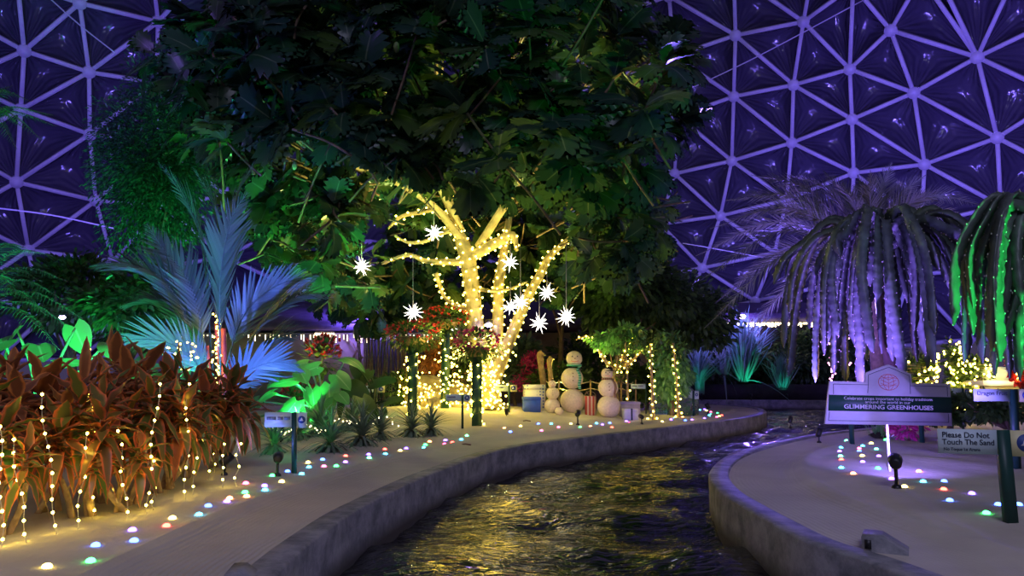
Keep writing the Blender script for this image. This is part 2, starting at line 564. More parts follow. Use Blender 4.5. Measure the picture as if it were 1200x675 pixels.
def lobed_leaf(bend=0.3):
    V, U, Q = [], [], []

    def P(x, y, u):
        V.append((x, y * (1 - 0.2 * bend), -bend * y * y + abs(x) * 0.25 - x * x * 0.8)); U.append((u, y)); return len(V) - 1
    n = 5
    ts = [0.06, 0.24, 0.42, 0.58, 0.74, 0.86]
    mid = [P(0, t, 0.5) for t in ts]
    for sgn in (-1, 1):
        wd = [0.03, 0.085, 0.10, 0.09, 0.07, 0.04]
        web = [P(sgn * wd[i], ts[i] + (0.05 if i else 0), 0.5 + sgn * 0.2) for i in range(6)]
        tipw = [0.26, 0.40, 0.44, 0.37, 0.24]
        for k in range(n):
            Q.append((mid[k], mid[k + 1], web[k + 1], web[k]) if sgn > 0 else (mid[k + 1], mid[k], web[k], web[k + 1]))
            w = tipw[k]; y0 = (ts[k] + ts[k + 1]) / 2 + 0.03
            sh1 = P(sgn * w * 0.66, y0 + w * 0.22, 0.5 + sgn * 0.35)
            tip = P(sgn * w, y0 + w * 0.62, 0.5 + sgn * 0.5)
            sh2 = P(sgn * w * 0.58, y0 + w * 0.58 + 0.03, 0.5 + sgn * 0.35)
            q1 = (web[k], web[k + 1], sh2, sh1); q2 = (sh1, sh2, tip, tip)
            Q.append(q1 if sgn > 0 else q1[::-1])
            Q.append((sh1, sh2, tip, sh1))
        if sgn > 0: wr = web
        else: wl = web
    tip = P(0, 1.0, 0.5)
    T = [(mid[5], wr[5], tip), (mid[5], tip, wl[5])]
    Qa = np.array([q for q in Q if len(set(q)) == 4])
    Ta = np.array([q[:3] for q in Q if len(set(q)) == 3] + T)
    return np.array(V), [Qa, Ta], np.array(U)


LOBED = [lobed_leaf(b) for b in (0.1, 0.35, 0.6)]
OVAL = [strip_leaf(0.24, 3, 0.2, bend=b) for b in (0.0, 0.3)]
OVAL2 = (np.array([(0, 0, 0), (0.22, 0.45, 0.04), (0, 1, -0.1), (-0.22, 0.45, 0.04)]), np.array([[0, 1, 2, 3]]), np.array([(0.5, 0), (1, 0.5), (0.5, 1), (0, 0.5)]))
LANCE = [strip_leaf(0.18, 7, 0.3, lambda t: (math.sin(PI * min(1, t ** 0.75)) ** 0.75 if t > 0 else 0.12) * 1 + (0.12 if t < 0.1 else 0), b, 0.25) for b in (0.15, 0.45, 0.85)]
BLADE = [strip_leaf(0.05, 6, 0.4, lambda t: (1 - t) ** 0.6, b) for b in (0.1, 0.45, 0.9)]


def heart(bend=0.25):
    V, U, Q = [], [], []
    n = 9
    for i in range(n + 1):
        t = i / n
        y = -0.28 + 1.28 * t
        w = 0.42 * math.sin(PI * min(1, (t * 0.93 + 0.07)) ** 0.72) ** 0.8
        for x in (-1, -0.5, 0, 0.5, 1):
            yy = y
            if i <= 2: yy = y + (1 - abs(x)) * (0.22 * (2 - i) / 2)
            ww = w * x
            V.append((ww, yy, -bend * yy * yy + abs(ww) * 0.18 - ww * ww * 0.7)); U.append((0.5 + x / 2, t))
    for i in range(n):
        for j in range(4):
            a = i * 5 + j
            Q.append((a, a + 1, a + 6, a + 5))
    return np.array(V), np.array(Q), np.array(U)


HEART = [heart(b) for b in (0.15, 0.5)]


def put(mb, T, p, d, L, up=(0, 0, 1), wid=1.0, rnd=None):
    v, f, u = T
    R = frame(d, up)
    vv = v * np.array([L * wid, L, L])
    mb.add(vv @ R.T + np.asarray(p, float), f, u, rnd)


def rdir(el0=-1, el1=1):
    a = random.uniform(0, 2 * PI); z = random.uniform(el0, el1)
    c = math.sqrt(max(0, 1 - z * z))
    return V3(c * math.cos(a), c * math.sin(a), z)


# ------------------------------------------------------------------ bulbs and strings of lights
def ico_bulb(name, r, mat):
    mb = MB()
    mb.lathe((0, 0, 0), [(r * 0.05, -r), (r * 0.8, -r * 0.55), (r, 0.0), (r * 0.75, r * 0.6), (r * 0.05, r)], 6)
    o = mb.build(name, mat)
    C.objects.unlink(o)
    return o


BULB = {}


def bulb_proto(r, matk):
    k = (round(r, 4), matk)
    if k not in BULB:
        BULB[k] = ico_bulb('bulb', r, M[matk])
    return BULB[k]


def string_lights(label, cat, bulbs, r, matk, wire=None, group=None, name='string_lights', wr=0.003, wmat='green_wire', maxp=100, front=None):
    """bulbs: Nx3; the bulbs that face the camera (front score high) become parts"""
    bulbs = np.asarray(bulbs, float)
    base = bulbs[np.argmin(bulbs[:, 2])].copy()
    t = thing(name, base, label, cat, group)
    if wire is not None:
        mb = MB()
        for w in wire:
            mb.tube(w, wr, 4)
        mb.build('wire', M[wmat], t)
    order = np.arange(len(bulbs)) if front is None else np.argsort(-np.asarray(front))
    proto = bulb_proto(r, matk)
    for i in order[:maxp]:
        o = proto.copy()
        C.objects.link(o)
        o.parent = t
        o.location = tuple(bulbs[i] - base)
    rest = order[maxp:]
    if len(rest):
        mb = MB()
        for i in rest:
            mb.lathe(bulbs[i], [(r * 0.05, -r), (r * 0.8, -r * 0.55), (r, 0.0), (r * 0.75, r * 0.6), (r * 0.05, r)], 5)
        o = mb.build('bulb_cluster', M[matk], t)
        o['kind'] = 'stuff'
    return t


# ================================================================== SETTING
# water
def water():
    mb = MB()
    xs = np.arange(-6, 10.01, 0.07); ys = np.arange(2.2, 27, 0.07)
    X, Y = np.meshgrid(xs, ys)
    Z = np.zeros_like(X)
    rg = np.random.default_rng(3)
    for k in range(26):
        lam = 0.22 * 1.12 ** k * 0.9
        if lam > 2.2: lam = rg.uniform(0.3, 1.5)
        th = rg.normal(1.35, 0.75)
        kx, ky = math.cos(th) * 2 * PI / lam, math.sin(th) * 2 * PI / lam
        Z += 0.0080 * lam ** 0.9 * np.sin(kx * X + ky * Y + rg.uniform(0, 6.28) + 0.6 * np.sin(X * 1.1 + k) + 0.5 * np.sin(Y * 0.9 - k))
    V = np.stack([X, Y, Z], -1).reshape(-1, 3)
    w = len(xs)
    i = np.arange(len(ys) - 1)[:, None] * w; j = np.arange(w - 1)[None]
    q = np.stack([i + j, i + j + 1, i + w + j + 1, i + w + j], -1).reshape(-1, 4)
    mb.add(V, q)
    o = mb.build('canal_water', M['water'])
    tag(o, kind='structure')
    mb = MB()
    mb.box((0, 10, -0.5), (70, 60, 0.1))
    tag(mb.build('floor_canal', M['soil']), kind='structure')


water()


def bank(poly, z, name, mat, depth=0.6):
    """solid ground of a bank below the sand"""
    from mathutils.geometry import tessellate_polygon
    P = [Vector((p[0], p[1], z)) for p in poly]
    tri = tessellate_polygon([P])
    mb = MB()
    mb.add(np.array([tuple(p) for p in P]), np.array(tri))
    o = mb.build(name, mat, smooth=False)
    return tag(o, kind='structure')


def offset(P, d):
    T = np.gradient(P, axis=0); T /= np.linalg.norm(T, axis=1)[:, None]
    return P + np.stack([-T[:, 1], T[:, 0]], 1) * d


def resample(P, step):
    L = np.concatenate([[0], np.cumsum(np.linalg.norm(np.diff(P, axis=0), axis=1))])
    n = max(2, int(L[-1] / step))
    s = np.linspace(0, L[-1], n)
    return np.stack([np.interp(s, L, P[:, i]) for i in range(P.shape[1])], 1)


def kerb(P, side, name, w=0.17):
    P = resample(P, 0.12)
    mb = MB()
    prof = [(0.0, -0.3), (0.0, PZ - 0.012), (0.012, PZ), (w - 0.012, PZ), (w, PZ - 0.012), (w, -0.1)]
    rows = [np.column_stack([offset(P, side * a), np.full(len(P), z)]) for a, z in prof]
    n = len(P)
    V = np.vstack(rows)
    fs = []
    for r in range(len(prof) - 1):
        i = np.arange(n - 1)
        q = np.stack([r * n + i, r * n + i + 1, (r + 1) * n + i + 1, (r + 1) * n + i], -1)
        fs.append(q if side < 0 else q[:, ::-1])
    mb.add(V, fs)
    tag(mb.build(name, M['kerb'], smooth=False), kind='structure')


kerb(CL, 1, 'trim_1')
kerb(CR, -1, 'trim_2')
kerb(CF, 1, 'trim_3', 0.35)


def sand(P, poly, box, step, name, side):
    xs = np.arange(box[0], box[1], step); ys = np.arange(box[2], box[3], step)
    X, Y = np.meshgrid(xs, ys)
    d, arc = seg_dist(P, X, Y)
    ins = inside(poly, X, Y)
    Z = sz(X, Y)
    Z = np.where(ins, Z, PZ - 0.015)
    w = len(xs)
    V = np.stack([X, Y, Z], -1).reshape(-1, 3)
    dd = np.where(ins, d, -d)
    keep = dd > 0.05
    c = keep[:-1, :-1] & keep[1:, :-1] & keep[:-1, 1:] & keep[1:, 1:]
    ii, jj = np.nonzero(c)
    a = ii * w + jj
    q = np.stack([a, a + 1, a + w + 1, a + w], -1)
    used = np.unique(q)
    remap = np.full(len(V), -1); remap[used] = np.arange(len(used))
    mb = MB()
    mb.add(V[used], remap[q], np.stack([dd.ravel()[used], arc.ravel()[used]], -1))
    tag(mb.build(name, M['sand' if side > 0 else 'sand_soft']), kind='structure')


sand(CL, POLY_L, (-8, 7.5, 0.2, 24.5), 0.05 * 1.3, 'floor_left', 1)
sand(CR, POLY_R, (1.0, 13, 0.2, 20), 0.05 * 1.3, 'floor_right', -1)
bank(np.vstack([offset(CL, 0.06), [[-31, 24], [-31, -1.5]]]), 0.24, 'ground_left', M['soil'])
bank(np.vstack([offset(CR, -0.06), [[31, 14], [31, -1.5]]]), 0.24, 'ground_right', M['soil'])
bank(np.vstack([[[-31, 23.4]], [[G(690, 469.3, PZ)[0], 24.1]], offset(CF, 0.1), [[31, 24], [31, 40], [-31, 40]]]), 0.26, 'ground_back', M['soil'])

# ------------------------------------------------------------------ dome
DC, DR = V3(0, 4, -6), 32.0


def dome_pt(u, v):
    d = ray(u, v)
    oc = CAM - DC
    a = d @ d; b = 2 * d @ oc; c = oc @ oc - DR * DR
    t = (-b + math.sqrt(b * b - 4 * a * c)) / (2 * a)
    return CAM + d * t


nodes = [(28, 58), (24, 127), (19, 212), (33, 292), (93, 2), (104, 83), (105, 156), (112, 234), (132, 305), (185, 24), (183, 96), (186, 168), (190, 240), (205, 310),
         (-42, 20), (-50, 92), (-55, 170), (-52, 252), (-30, 335), (20, -22), (175, -60), (95, -85), (-45, -55), (15, -110),
         (-130, -20), (-130, 60), (-130, 130), (-135, 210), (-125, 290), (50, 372), (145, 380),
         (710, 19), (716, 92), (718, 160), (708, 232), (690, 300),
         (784, -6), (790.6, 64.4), (794.7, 135), (790.6, 202.4), (774, 261.8), (752, 325),
         (862, 40), (860, 111.8), (857.6, 187.3), (844.5, 251.8), (823.4, 313), (795, 370), (860, -32),
         (941.7, 24), (930, 98.2), (928, 166), (922, 233), (908, 295), (885, 352), (955, -52),
         (996, 79.6), (998.6, 138.5), (1000.6, 201.4), (998, 268), (985, 330),
         (1044, 34), (1071, 107.3), (1083.7, 191.3), (1080, 262), (1066, 322), (1000, -18), (1080, -28),
         (1145.6, 65.5), (1169, 160), (1173, 240), (1160, 312), (1095, -40), (1190, -30),
         (1245, 112), (1262, 208), (1262, 300), (1240, 20), (1330, 60), (1350, 160), (1355, 260), (1340, 350), (1290, -60), (740, -75), (830, -110), (920, -120), (1040, -100), (1150, -110)]
for k in range(6):
    x = 265 + k * 75
    for r in range(-1, 6):
        nodes.append((x + 3 * math.sin(k * 3 + r), 12 + r * 72 + (36 if k % 2 else 0)))
for x in range(-100, 1400, 95):
    nodes.append((x, 408 + 14 * math.sin(x)))
res = delaunay_2d_cdt([Vector(p) for p in nodes], [], [], 0, 1e-4)
DV = [Vector(p) for p in res[0]]
DE = set()
DF = []
for f in res[2]:
    f = list(f)
    ls = [(DV[f[i]] - DV[f[(i + 1) % 3]]).length for i in range(3)]
    if max(ls) > 190:
        continue
    DF.append(f)
    for i in range(3):
        DE.add(tuple(sorted((f[i], f[(i + 1) % 3]))))
D3 = [dome_pt(p.x, p.y) for p in DV]
mb = MB()
n = 9
for f in DF:
    A, B, Cc = [D3[i] for i in f]
    cen = (A + B + Cc) / 3
    nrm = cen - DC; nrm /= np.linalg.norm(nrm)
    V, idx, UU = [], {}, []
    for i in range(n + 1):
        for j in range(n + 1 - i):
            a, b = i / n, j / n; c = 1 - a - b
            h = (27 * a * b * c) ** 0.75
            idx[(i, j)] = len(V)
            V.append(A * a + B * b + Cc * c + nrm * (0.75 * h + 0.02)); UU.append((a, b))
    T = []
    for i in range(n):
        for j in range(n - i):
            T.append((idx[i, j], idx[i + 1, j], idx[i, j + 1]))
            if i + j < n - 1:
                T.append((idx[i + 1, j], idx[i + 1, j + 1], idx[i, j + 1]))
    mb.add(np.array(V), np.array(T), np.array(UU))
tag(mb.build('ceiling', M['panel']), kind='structure')
mb = MB()
for a, b in DE:
    A, B = D3[a], D3[b]
    mid = (A + B) / 2
    nrm = mid - DC; nrm /= np.linalg.norm(nrm)
    d = (B - A); L = np.linalg.norm(d)
    R = frame(d, nrm)
    mb.box(mid - nrm * 0.1, (0.135, L, 0.2), R)
for p in D3:
    nrm = (p - DC) / np.linalg.norm(p - DC)
    R = frame(nrm, (0, 0, 1))
    th = np.arange(12) * PI / 6
    ring = lambda r, h: (np.stack([r * np.cos(th), np.full(12, h), r * np.sin(th)], 1)) @ R.T + p
    V = np.vstack([ring(0.22, 0.0), ring(0.22, -0.24)])
    i = np.arange(12)
    mb.add(V, [np.stack([i, (i + 1) % 12, 12 + (i + 1) % 12, 12 + i], -1), (12 + i)[None], i[::-1][None]])
tag(mb.build('trim_4', M['strut'], smooth=False), kind='structure')
# wires slung below the dome
for nm, pts, lab in (('cable', [(1012, 0, 24), (880, 70, 25), (765, 124, 26)], 'thin grey cable slung under the dome beside the tree'),
                     ('cable', [(55, -5, 22), (92, 28, 22), (135, 62, 22)], 'thin grey cable crossing the top of the dome above the ivy column'),
                     ('cable', [(-10, 243, 20), (60, 252, 20), (135, 268, 20)], 'thin grey cable crossing low over the dome beside the ivy column'),
                     ('cable', [(800, 285, 26), (830, 290, 26), (895, 302, 26)], 'thin grey cable behind the date palm fronds')):
    mb = MB(); mb.tube(catmull([at(*p) for p in pts], 6), 0.022, 5)
    tag(mb.build(nm, M['strut']), lab, 'cable')

# ================================================================== PLANTS
def rand_in_ellipsoid(c, rad, shell=0.55):
    d = rdir()
    r = random.uniform(shell ** 3, 1) ** (1 / 3)
    return np.asarray(c) + d * r * np.asarray(rad), d


def shrub(name, label, cat, c, rad, n, size, matk, tmpl=None, stems=None, droop=0.3, group=None, stem_mat='dark_bark', shell=0.5, lumps=9, base=None, up=0.5):
    """round bush or tree crown of separate small leaves grouped in lumps, on stems that reach the ground"""
    c = np.asarray(c, float); rad = np.asarray(rad, float)
    tmpl = tmpl or [OVAL2]
    if base is None:
        base = V3(c[0], c[1], 0.26)
    t = thing(name, base, label, cat, group)
    cent = [rand_in_ellipsoid(c, rad * 0.85, 0.3) for _ in range(lumps * 3)]
    mb = MB()
    for k in range(n):
        cc, cd = cent[random.randrange(len(cent))]
        d = rdir(-0.7, 1)
        p = cc + d * rad * random.uniform(0.15, 0.36)
        dd = d * 0.8 + cd * 0.6 + V3(0, 0, -droop) + rdir() * 0.5
        put(mb, random.choice(tmpl), p, dd, size * random.uniform(0.7, 1.3), up=rdir(0, 1) * 0.6 + V3(0, -0.4, up))
    mb.build('foliage', M[matk], t)
    mb = MB()
    for s in (stems or [(base, 0.05)]):
        b0, r0 = s
        top = c - V3(0, 0, rad[2] * 0.2)
        b0 = np.asarray(b0, float)
        P = catmull([b0, b0 * 0.6 + top * 0.4 + rdir() * 0.06, top], 5)
        mb.tube(P, np.linspace(r0, r0 * 0.6, len(P)), 7)
        for k in range(7):
            e, _ = rand_in_ellipsoid(c, rad * 0.8, 0.5)
            a = P[int(len(P) * random.uniform(0.6, 0.99)) - 1]
            Q = catmull([a, (a + e) / 2 + rdir() * 0.1 * rad[0], e], 4)
            mb.tube(Q, np.linspace(r0 * 0.45, r0 * 0.12, len(Q)), 5)
    mb.build('trunk', M[stem_mat], t)
    return t


# ---- the big breadfruit tree with lights round trunk and limbs
TD = 15.0
limbs_px = {
    'trunk': ([(572, 478, 0.30), (568, 448, 0.24), (561, 410, 0.19), (556, 370, 0.165), (552, 330, 0.16), (547, 300, 0.17), (538, 275, 0.12), (530, 255, 0.09), (527, 238, 0.08), (520, 190, 0.07), (505, 120, 0.05)], 0.0),
    'low_limb': ([(575, 450, 0.2), (590, 415, 0.14), (604, 382, 0.12), (620, 345, 0.105), (633, 322, 0.09), (643, 302, 0.075), (661, 285, 0.06), (690, 262, 0.04)], -0.15),
    'mid_limb': ([(576, 440, 0.15), (582, 400, 0.12), (584, 360, 0.115), (585, 328, 0.11), (588, 314, 0.10), (596, 260, 0.07), (610, 200, 0.05)], 0.1),
    'right_limb': ([(550, 302, 0.12), (566, 293, 0.11), (584, 283, 0.10), (601, 276, 0.085), (606, 294, 0.03)], -0.2),
    'left_limb': ([(548, 308, 0.08), (525, 307, 0.065), (500, 306, 0.05), (478, 299, 0.04), (447, 309, 0.03)], -0.3),
    'upper_limb': ([(533, 268, 0.07), (515, 274, 0.045), (498, 283, 0.035), (478, 284, 0.03), (462, 276, 0.025)], -0.4),
    'high_limb': ([(530, 258, 0.06), (512, 246, 0.05), (492, 249, 0.045), (470, 254, 0.035), (455, 268, 0.02)], -0.6),
    'spur': ([(549, 362, 0.06), (532, 357, 0.045), (520, 347, 0.035), (515, 333, 0.04), (510, 320, 0.05)], -0.25),
    'cross_limb': ([(560, 338, 0.05), (575, 341, 0.035), (596, 339, 0.03), (618, 330, 0.02)], -0.3),
    'far_limb': ([(545, 285, 0.09), (500, 235, 0.07), (430, 200, 0.05), (360, 190, 0.03)], -1.5),
    'top_limb': ([(560, 290, 0.09), (610, 215, 0.08), (670, 150, 0.05), (720, 110, 0.03)], -1.2),
    'back_limb': ([(540, 270, 0.09), (470, 130, 0.07), (400, 60, 0.05), (340, 30, 0.03)], -2.0),
}
tree = thing('breadfruit_tree', at(572, 478, TD), 'huge breadfruit tree with deeply lobed leaves, pale trunk wrapped in warm lights', 'tree')
limb_world = {}
mbs = MB()
for k, (L, dy) in limbs_px.items():
    n = len(L)
    P = catmull([at(u, v, TD + dy * i / (n - 1)) for i, (u, v, r) in enumerate(L)], 6)
    R = np.interp(np.linspace(0, n - 1, len(P)), np.arange(n), [q[2] for q in L])
    if k == 'trunk':
        mbt = MB(); mbt.tube(P, R, 16); mbt.build('trunk', M['bark'], tree)
    else:
        m1 = MB(); m1.tube(P, R, 10); m1.build('limb', M['bark'], tree)
    limb_world[k] = (P, R)

# crown of lobed leaves in rosettes
CC = V3(-1.35, 13.2, 6.1); CRD = V3(4.35, 3.7, 3.6)
mb = MB(); mtw = MB()
nros = 0


def crown_ok(p):
    # outline of the crown: keep leaves off the dome on the outer corners
    return True


def rosette(p, out, L, n=7):
    global nros
    nros += 1
    fy = (p[1] * cp + (p[2] - 1.2) * sp); u = 600 + F * p[0] / fy; v = 337.5 - F * ((p[2] - 1.2) * cp - p[1] * sp) / fy
    if p[1] < 15.3 and v > 236 - 30 * (p[1] < 12) and 436 < u < 676:      # pruned open in front of the lit limbs
        return
    if p[1] < 12.6 and v > 250 and u < 440 and abs(u - 424) < 34:
        return
    th0 = random.uniform(0, 6.28)
    R = frame(out)
    for k in range(n):
        th = th0 + k * 2.4
        el = random.uniform(0.15, 1.3)
        d = R[:, 1] * math.cos(el) + (R[:, 0] * math.cos(th) + R[:, 2] * math.sin(th)) * math.sin(el)
        d = d + V3(0, 0, -0.28)
        d /= np.linalg.norm(d)
        st = p + d * 0.04
        put(mb, random.choice(LOBED), st, d, L * random.uniform(0.65, 1.1), up=R[:, 1] * 0.7 + V3(0, -0.3, 0.5) + rdir() * 0.25, wid=1.05)
    q = p - out * random.uniform(0.4, 1.0) + V3(0, 0, random.uniform(-0.3, 0.1))
    mtw.tube(catmull([q, (p + q) / 2 + rdir() * 0.05, p], 3), 0.018, 5)


for i in range(720):
    d = rdir(-0.75, 1)
    if d[1] > 0.35 and random.random() < 0.8:
        continue
    rr = random.uniform(0.80, 1.03) if random.random() < 0.7 else random.uniform(0.5, 0.8)
    lump = 1 + 0.13 * math.sin(d[0] * 7 + 1) * math.sin(d[2] * 8 + 2)
    p = CC + d * CRD * rr * lump
    if p[2] < 2.9 and abs((p[0] + 0.3)) < 1.9:      # keep the lit trunk clear of leaves
        continue
    if p[2] < 4.0 and abs(p[0] + 0.55) < 1.5 and p[1] < 14.6:
        continue
    rosette(p, d * 0.9 + V3(0, -0.2, 0.35), random.uniform(0.44, 0.70))
# low hanging sprays seen beneath the crown, left and right of the trunk and behind it
for (u0, v0, u1, v1, Y0, Y1, n) in [(345, 215, 480, 335, 10.5, 13.0, 46), (390, 300, 520, 355, 13.0, 15.5, 34), (640, 200, 770, 320, 11.5, 14.5, 46), (600, 210, 690, 300, 14.5, 16.5, 16),
                                 (480, 210, 640, 270, 15.2, 17.0, 34), (300, 180, 400, 300, 11, 13.5, 26), (600, 290, 700, 330, 15.6, 17, 16), (560, 200, 700, 262, 11.2, 13, 20),
                                 (440, 195, 600, 238, 11.0, 12.5, 22), (440, 240, 680, 350, 15.9, 17.6, 95), (380, 310, 530, 372, 15.6, 17.0, 40), (640, 230, 780, 320, 14.0, 16.0, 40)]:
    for k in range(n):
        p = at(random.uniform(u0, u1), random.uniform(v0, v1), random.uniform(Y0, Y1))
        rosette(p, rdir(-0.6, 0.6) + V3(0, -0.5, 0), random.uniform(0.36, 0.6), 5)
# fallback: sparse leaves around the crown edge facing camera, near and large
for k in range(70):
    u = random.uniform(235, 790); v = random.uniform(-20, 190)
    p = at(u, v, random.uniform(9.2, 10.8))
    rosette(p, rdir(-0.2, 1) + V3(0, -0.6, 0.4), random.uniform(0.5, 0.75), 6)
mb.build('foliage', M['breadfruit'], tree)
mtw.build('foliage_twig_lattice', M['dark_bark'], tree)
M['fruit'] = plain('pale green fruit', (0.3, 0.42, 0.14), 0.6, 0.15)
for k in range(16):
    u = random.uniform(250, 760); v = random.uniform(20, 260)
    fl = MB(); fl.ball(at(u, v, random.uniform(9.6, 10.5)), random.uniform(0.03, 0.05), 8, szz=1.8)
    fl.build('fruit', M['fruit'], tree)

# lights wound round the limbs
def helix(P, R, pitch, spacing, jitter=0.02):
    L = np.concatenate([[0], np.cumsum(np.linalg.norm(np.diff(P, axis=0), axis=1))])
    T = np.gradient(P, axis=0); T /= np.linalg.norm(T, axis=1)[:, None]
    s = 0.0; th = random.uniform(0, 6)
    B, Fr, W = [], [], []
    acc = 0
    while s < L[-1]:
        p = np.array([np.interp(s, L, P[:, i]) for i in range(3)])
        t = np.array([np.interp(s, L, T[:, i]) for i in range(3)]); t /= np.linalg.norm(t)
        r = float(np.interp(s, L, R)) + 0.018
        a = np.cross(t, V3(0.1, 1, 0.05)); a /= np.linalg.norm(a); b = np.cross(t, a)
        q = p + (a * math.cos(th) + b * math.sin(th)) * r
        W.append(q)
        acc += 1
        step = 0.045
        circ = 2 * PI * r
        dth = step / r
        th += dth; s += pitch * dth / (2 * PI)
        if acc * step > spacing:
            acc = 0
            B.append(q + rdir() * jitter); Fr.append(-(q - p)[1] / r)
    return B, Fr, np.array(W)


specs = [('trunk', 0.20, 0.17, 'warm lights wound round the main trunk of the breadfruit tree', 0, 52),
         ('low_limb', 0.16, 0.17, 'warm lights wound along the long limb leaning away to the right-hand stars', 0, 44),
         ('mid_limb', 0.17, 0.18, 'warm lights on the short upright limb behind the violet lamp', 0, 30),
         ('right_limb', 0.16, 0.15, 'warm lights on the thick elbow-shaped limb beside a hanging star', 0, 99),
         ('left_limb', 0.2, 0.15, 'warm lights along the long level limb that ends in a bare tip', 0, 99),
         ('upper_limb', 0.22, 0.15, 'warm lights on the thin limb just above the level one', 0, 99),
         ('high_limb', 0.22, 0.14, 'warm lights on the topmost lit limb, curling under the leaves', 0, 99),
         ('spur', 0.13, 0.12, 'warm lights on the short hooked branch above the flower baskets', 0, 99),
         ('cross_limb', 0.22, 0.14, 'warm lights on the thin cross branch between two limbs', 0, 99)]
for k, pitch, spc, lab, a, b in specs:
    P, R = limb_world[k]
    P = P[:b]; R = R[:b]
    if k == 'low_limb':
        lab = 'warm lights wound along the long slanting limb that reaches up behind the white stars'
    B, Fr, W = helix(P, R, pitch, spc)
    string_lights(lab, 'string lights', B, 0.021, 'bulb_strong', [W], front=Fr, group='lights on the breadfruit tree')
# lights heaped round the foot of the tree
P = [at(548 + 5 * i, 462 + 6 * math.sin(i * 1.7), 14.4) for i in range(11)]
B = []
for k in range(150):
    u = random.gauss(566, 17); v = random.uniform(405, 480)
    B.append(at(u, v, TD - 0.35 - 0.3 * random.random()))
W = np.array(sorted(B, key=lambda p: p[2]))
string_lights('dense tangle of warm lights draped about the foot of the breadfruit tree', 'string lights', B, 0.021, 'bulb_strong', [catmull(list(W[::4]), 3)], front=[-b[1] for b in B])

# ---- small-leaved dark column of foliage by the dome, left
mb_c = at(185, 190, 15.5)
shrub('fig_tree', 'tall dark column of tiny-leaved fig foliage standing against the dome', 'tree', mb_c, (1.3, 1.1, 2.5), 26000, 0.1, 'small_leaf', lumps=26, droop=0.5, stems=[(V3(mb_c[0], mb_c[1], 0.3), 0.12)])

# ---- feathery fronds top left
def frond(mb, P, n, L0, spread, wid, T, tip=0.25, droop=0.15, side_up=0.3, roll=0.0, plume=0.0):
    """pinnate leaf along points P"""
    P = resample(np.asarray(P), 0.02)
    Tn = np.gradient(P, axis=0); Tn /= np.linalg.norm(Tn, axis=1)[:, None]
    for k in range(n):
        t = (k + 0.5) / n
        i = int(t * (len(P) - 1))
        d = Tn[i]
        s = np.cross(d, V3(0, 0, 1)); s /= np.linalg.norm(s) + 1e-9
        upv = np.cross(s, d)
        s0, u0_ = s, upv
        L = L0 * (math.sin(PI * (0.12 + 0.83 * t)) ** 0.6) * (1 - (1 - tip) * t ** 3)
        for sg in (-1, 1):
            ra = roll + random.uniform(-plume, plume)
            s = s0 * math.cos(ra) + u0_ * math.sin(ra); upv = u0_ * math.cos(ra) - s0 * math.sin(ra)
            ang = spread * (1 - 0.35 * t)
            dd = d * math.cos(ang) + s * sg * math.sin(ang) + upv * side_up + V3(0, 0, -droop) + rdir() * 0.06
            put(mb, T, P[i], dd, L * random.uniform(0.9, 1.05), up=upv + s * sg * 0.2, wid=wid)


def pinnate_plant(name, label, cat, base, fronds, n, L0, spread, wid, matk, T=None, stem_r=0.012, rach='dark_bark', group=None, droop=0.15, side_up=0.3, canes=None, roll=0.0, plume=0.0):
    t = thing(name, base, label, cat, group)
    T = T or BLADE[1]
    for fr in fronds:
        P = catmull([np.asarray(p, float) for p in fr], 8)
        mb = MB()
        frond(mb, P[int(len(P) * 0.16):], n, L0, spread, wid, T, droop=droop, side_up=side_up, roll=random.choice((-1, 1)) * roll, plume=plume)
        f = mb.build('frond', M[matk], t)
        mr = MB(); mr.tube(P, np.linspace(stem_r, stem_r * 0.3, len(P)), 5)
        r = mr.build('midrib', M[rach])
        r.parent = f
        r.matrix_parent_inverse = Matrix.Translation(-f.location) if False else Matrix.Identity(4)
        r.parent = f
        # the frond mesh is in world coordinates: its own local frame equals the world
    if canes:
        for a, b, rr in canes:
            mc = MB(); P = catmull([a, (a + b) / 2 + V3(0.02, 0, 0), b], 5); mc.tube(P, np.linspace(rr, rr * 0.75, len(P)), 8)
            mc.build('cane', M['cane'], t)
    return t


# blue lit sealing wax palm
PD = 9.6
pb = V3(*at(252, 470, PD)); pb[2] = szf(pb[0], pb[1])
cr = lambda u, v, dy=0.0: at(u, v, PD + dy)
palm_fr = [
    [(248, 452, 0), (225, 340, 0), (190, 290, 0.1), (172, 262, 0.2)],
    [(250, 440, 0.1), (200, 340, -0.2), (150, 310, -0.3), (105, 312, -0.3)],
    [(255, 440, 0.2), (258, 320, 0.3), (250, 240, 0.4), (225, 195, 0.5)],
    [(258, 440, 0), (262, 300, 0.1), (278, 230, 0), (300, 185, 0)],
    [(258, 445, -0.1), (258, 330, -0.3), (270, 260, -0.4), (290, 225, -0.4)],
    [(262, 440, 0), (285, 370, -0.2), (325, 335, -0.3), (372, 322, -0.3)],
    [(265, 450, -0.1), (300, 390, -0.4), (345, 350, -0.6), (392, 345, -0.6)],
    [(246, 455, -0.2), (225, 420, -0.5), (190, 400, -0.7), (140, 398, -0.8)],
    [(268, 465, -0.2), (290, 430, -0.5), (320, 400, -0.7), (352, 392, -0.8)],
    [(262, 465, -0.3), (282, 440, -0.8), (318, 425, -0.9), (350, 428, -1.0)],
    [(246, 455, 0.2), (215, 370, 0.3), (180, 350, 0.4), (140, 360, 0.4)],
    [(250, 440, 0.3), (235, 280, 0.5), (205, 215, 0.6), (185, 190, 0.6)],
]
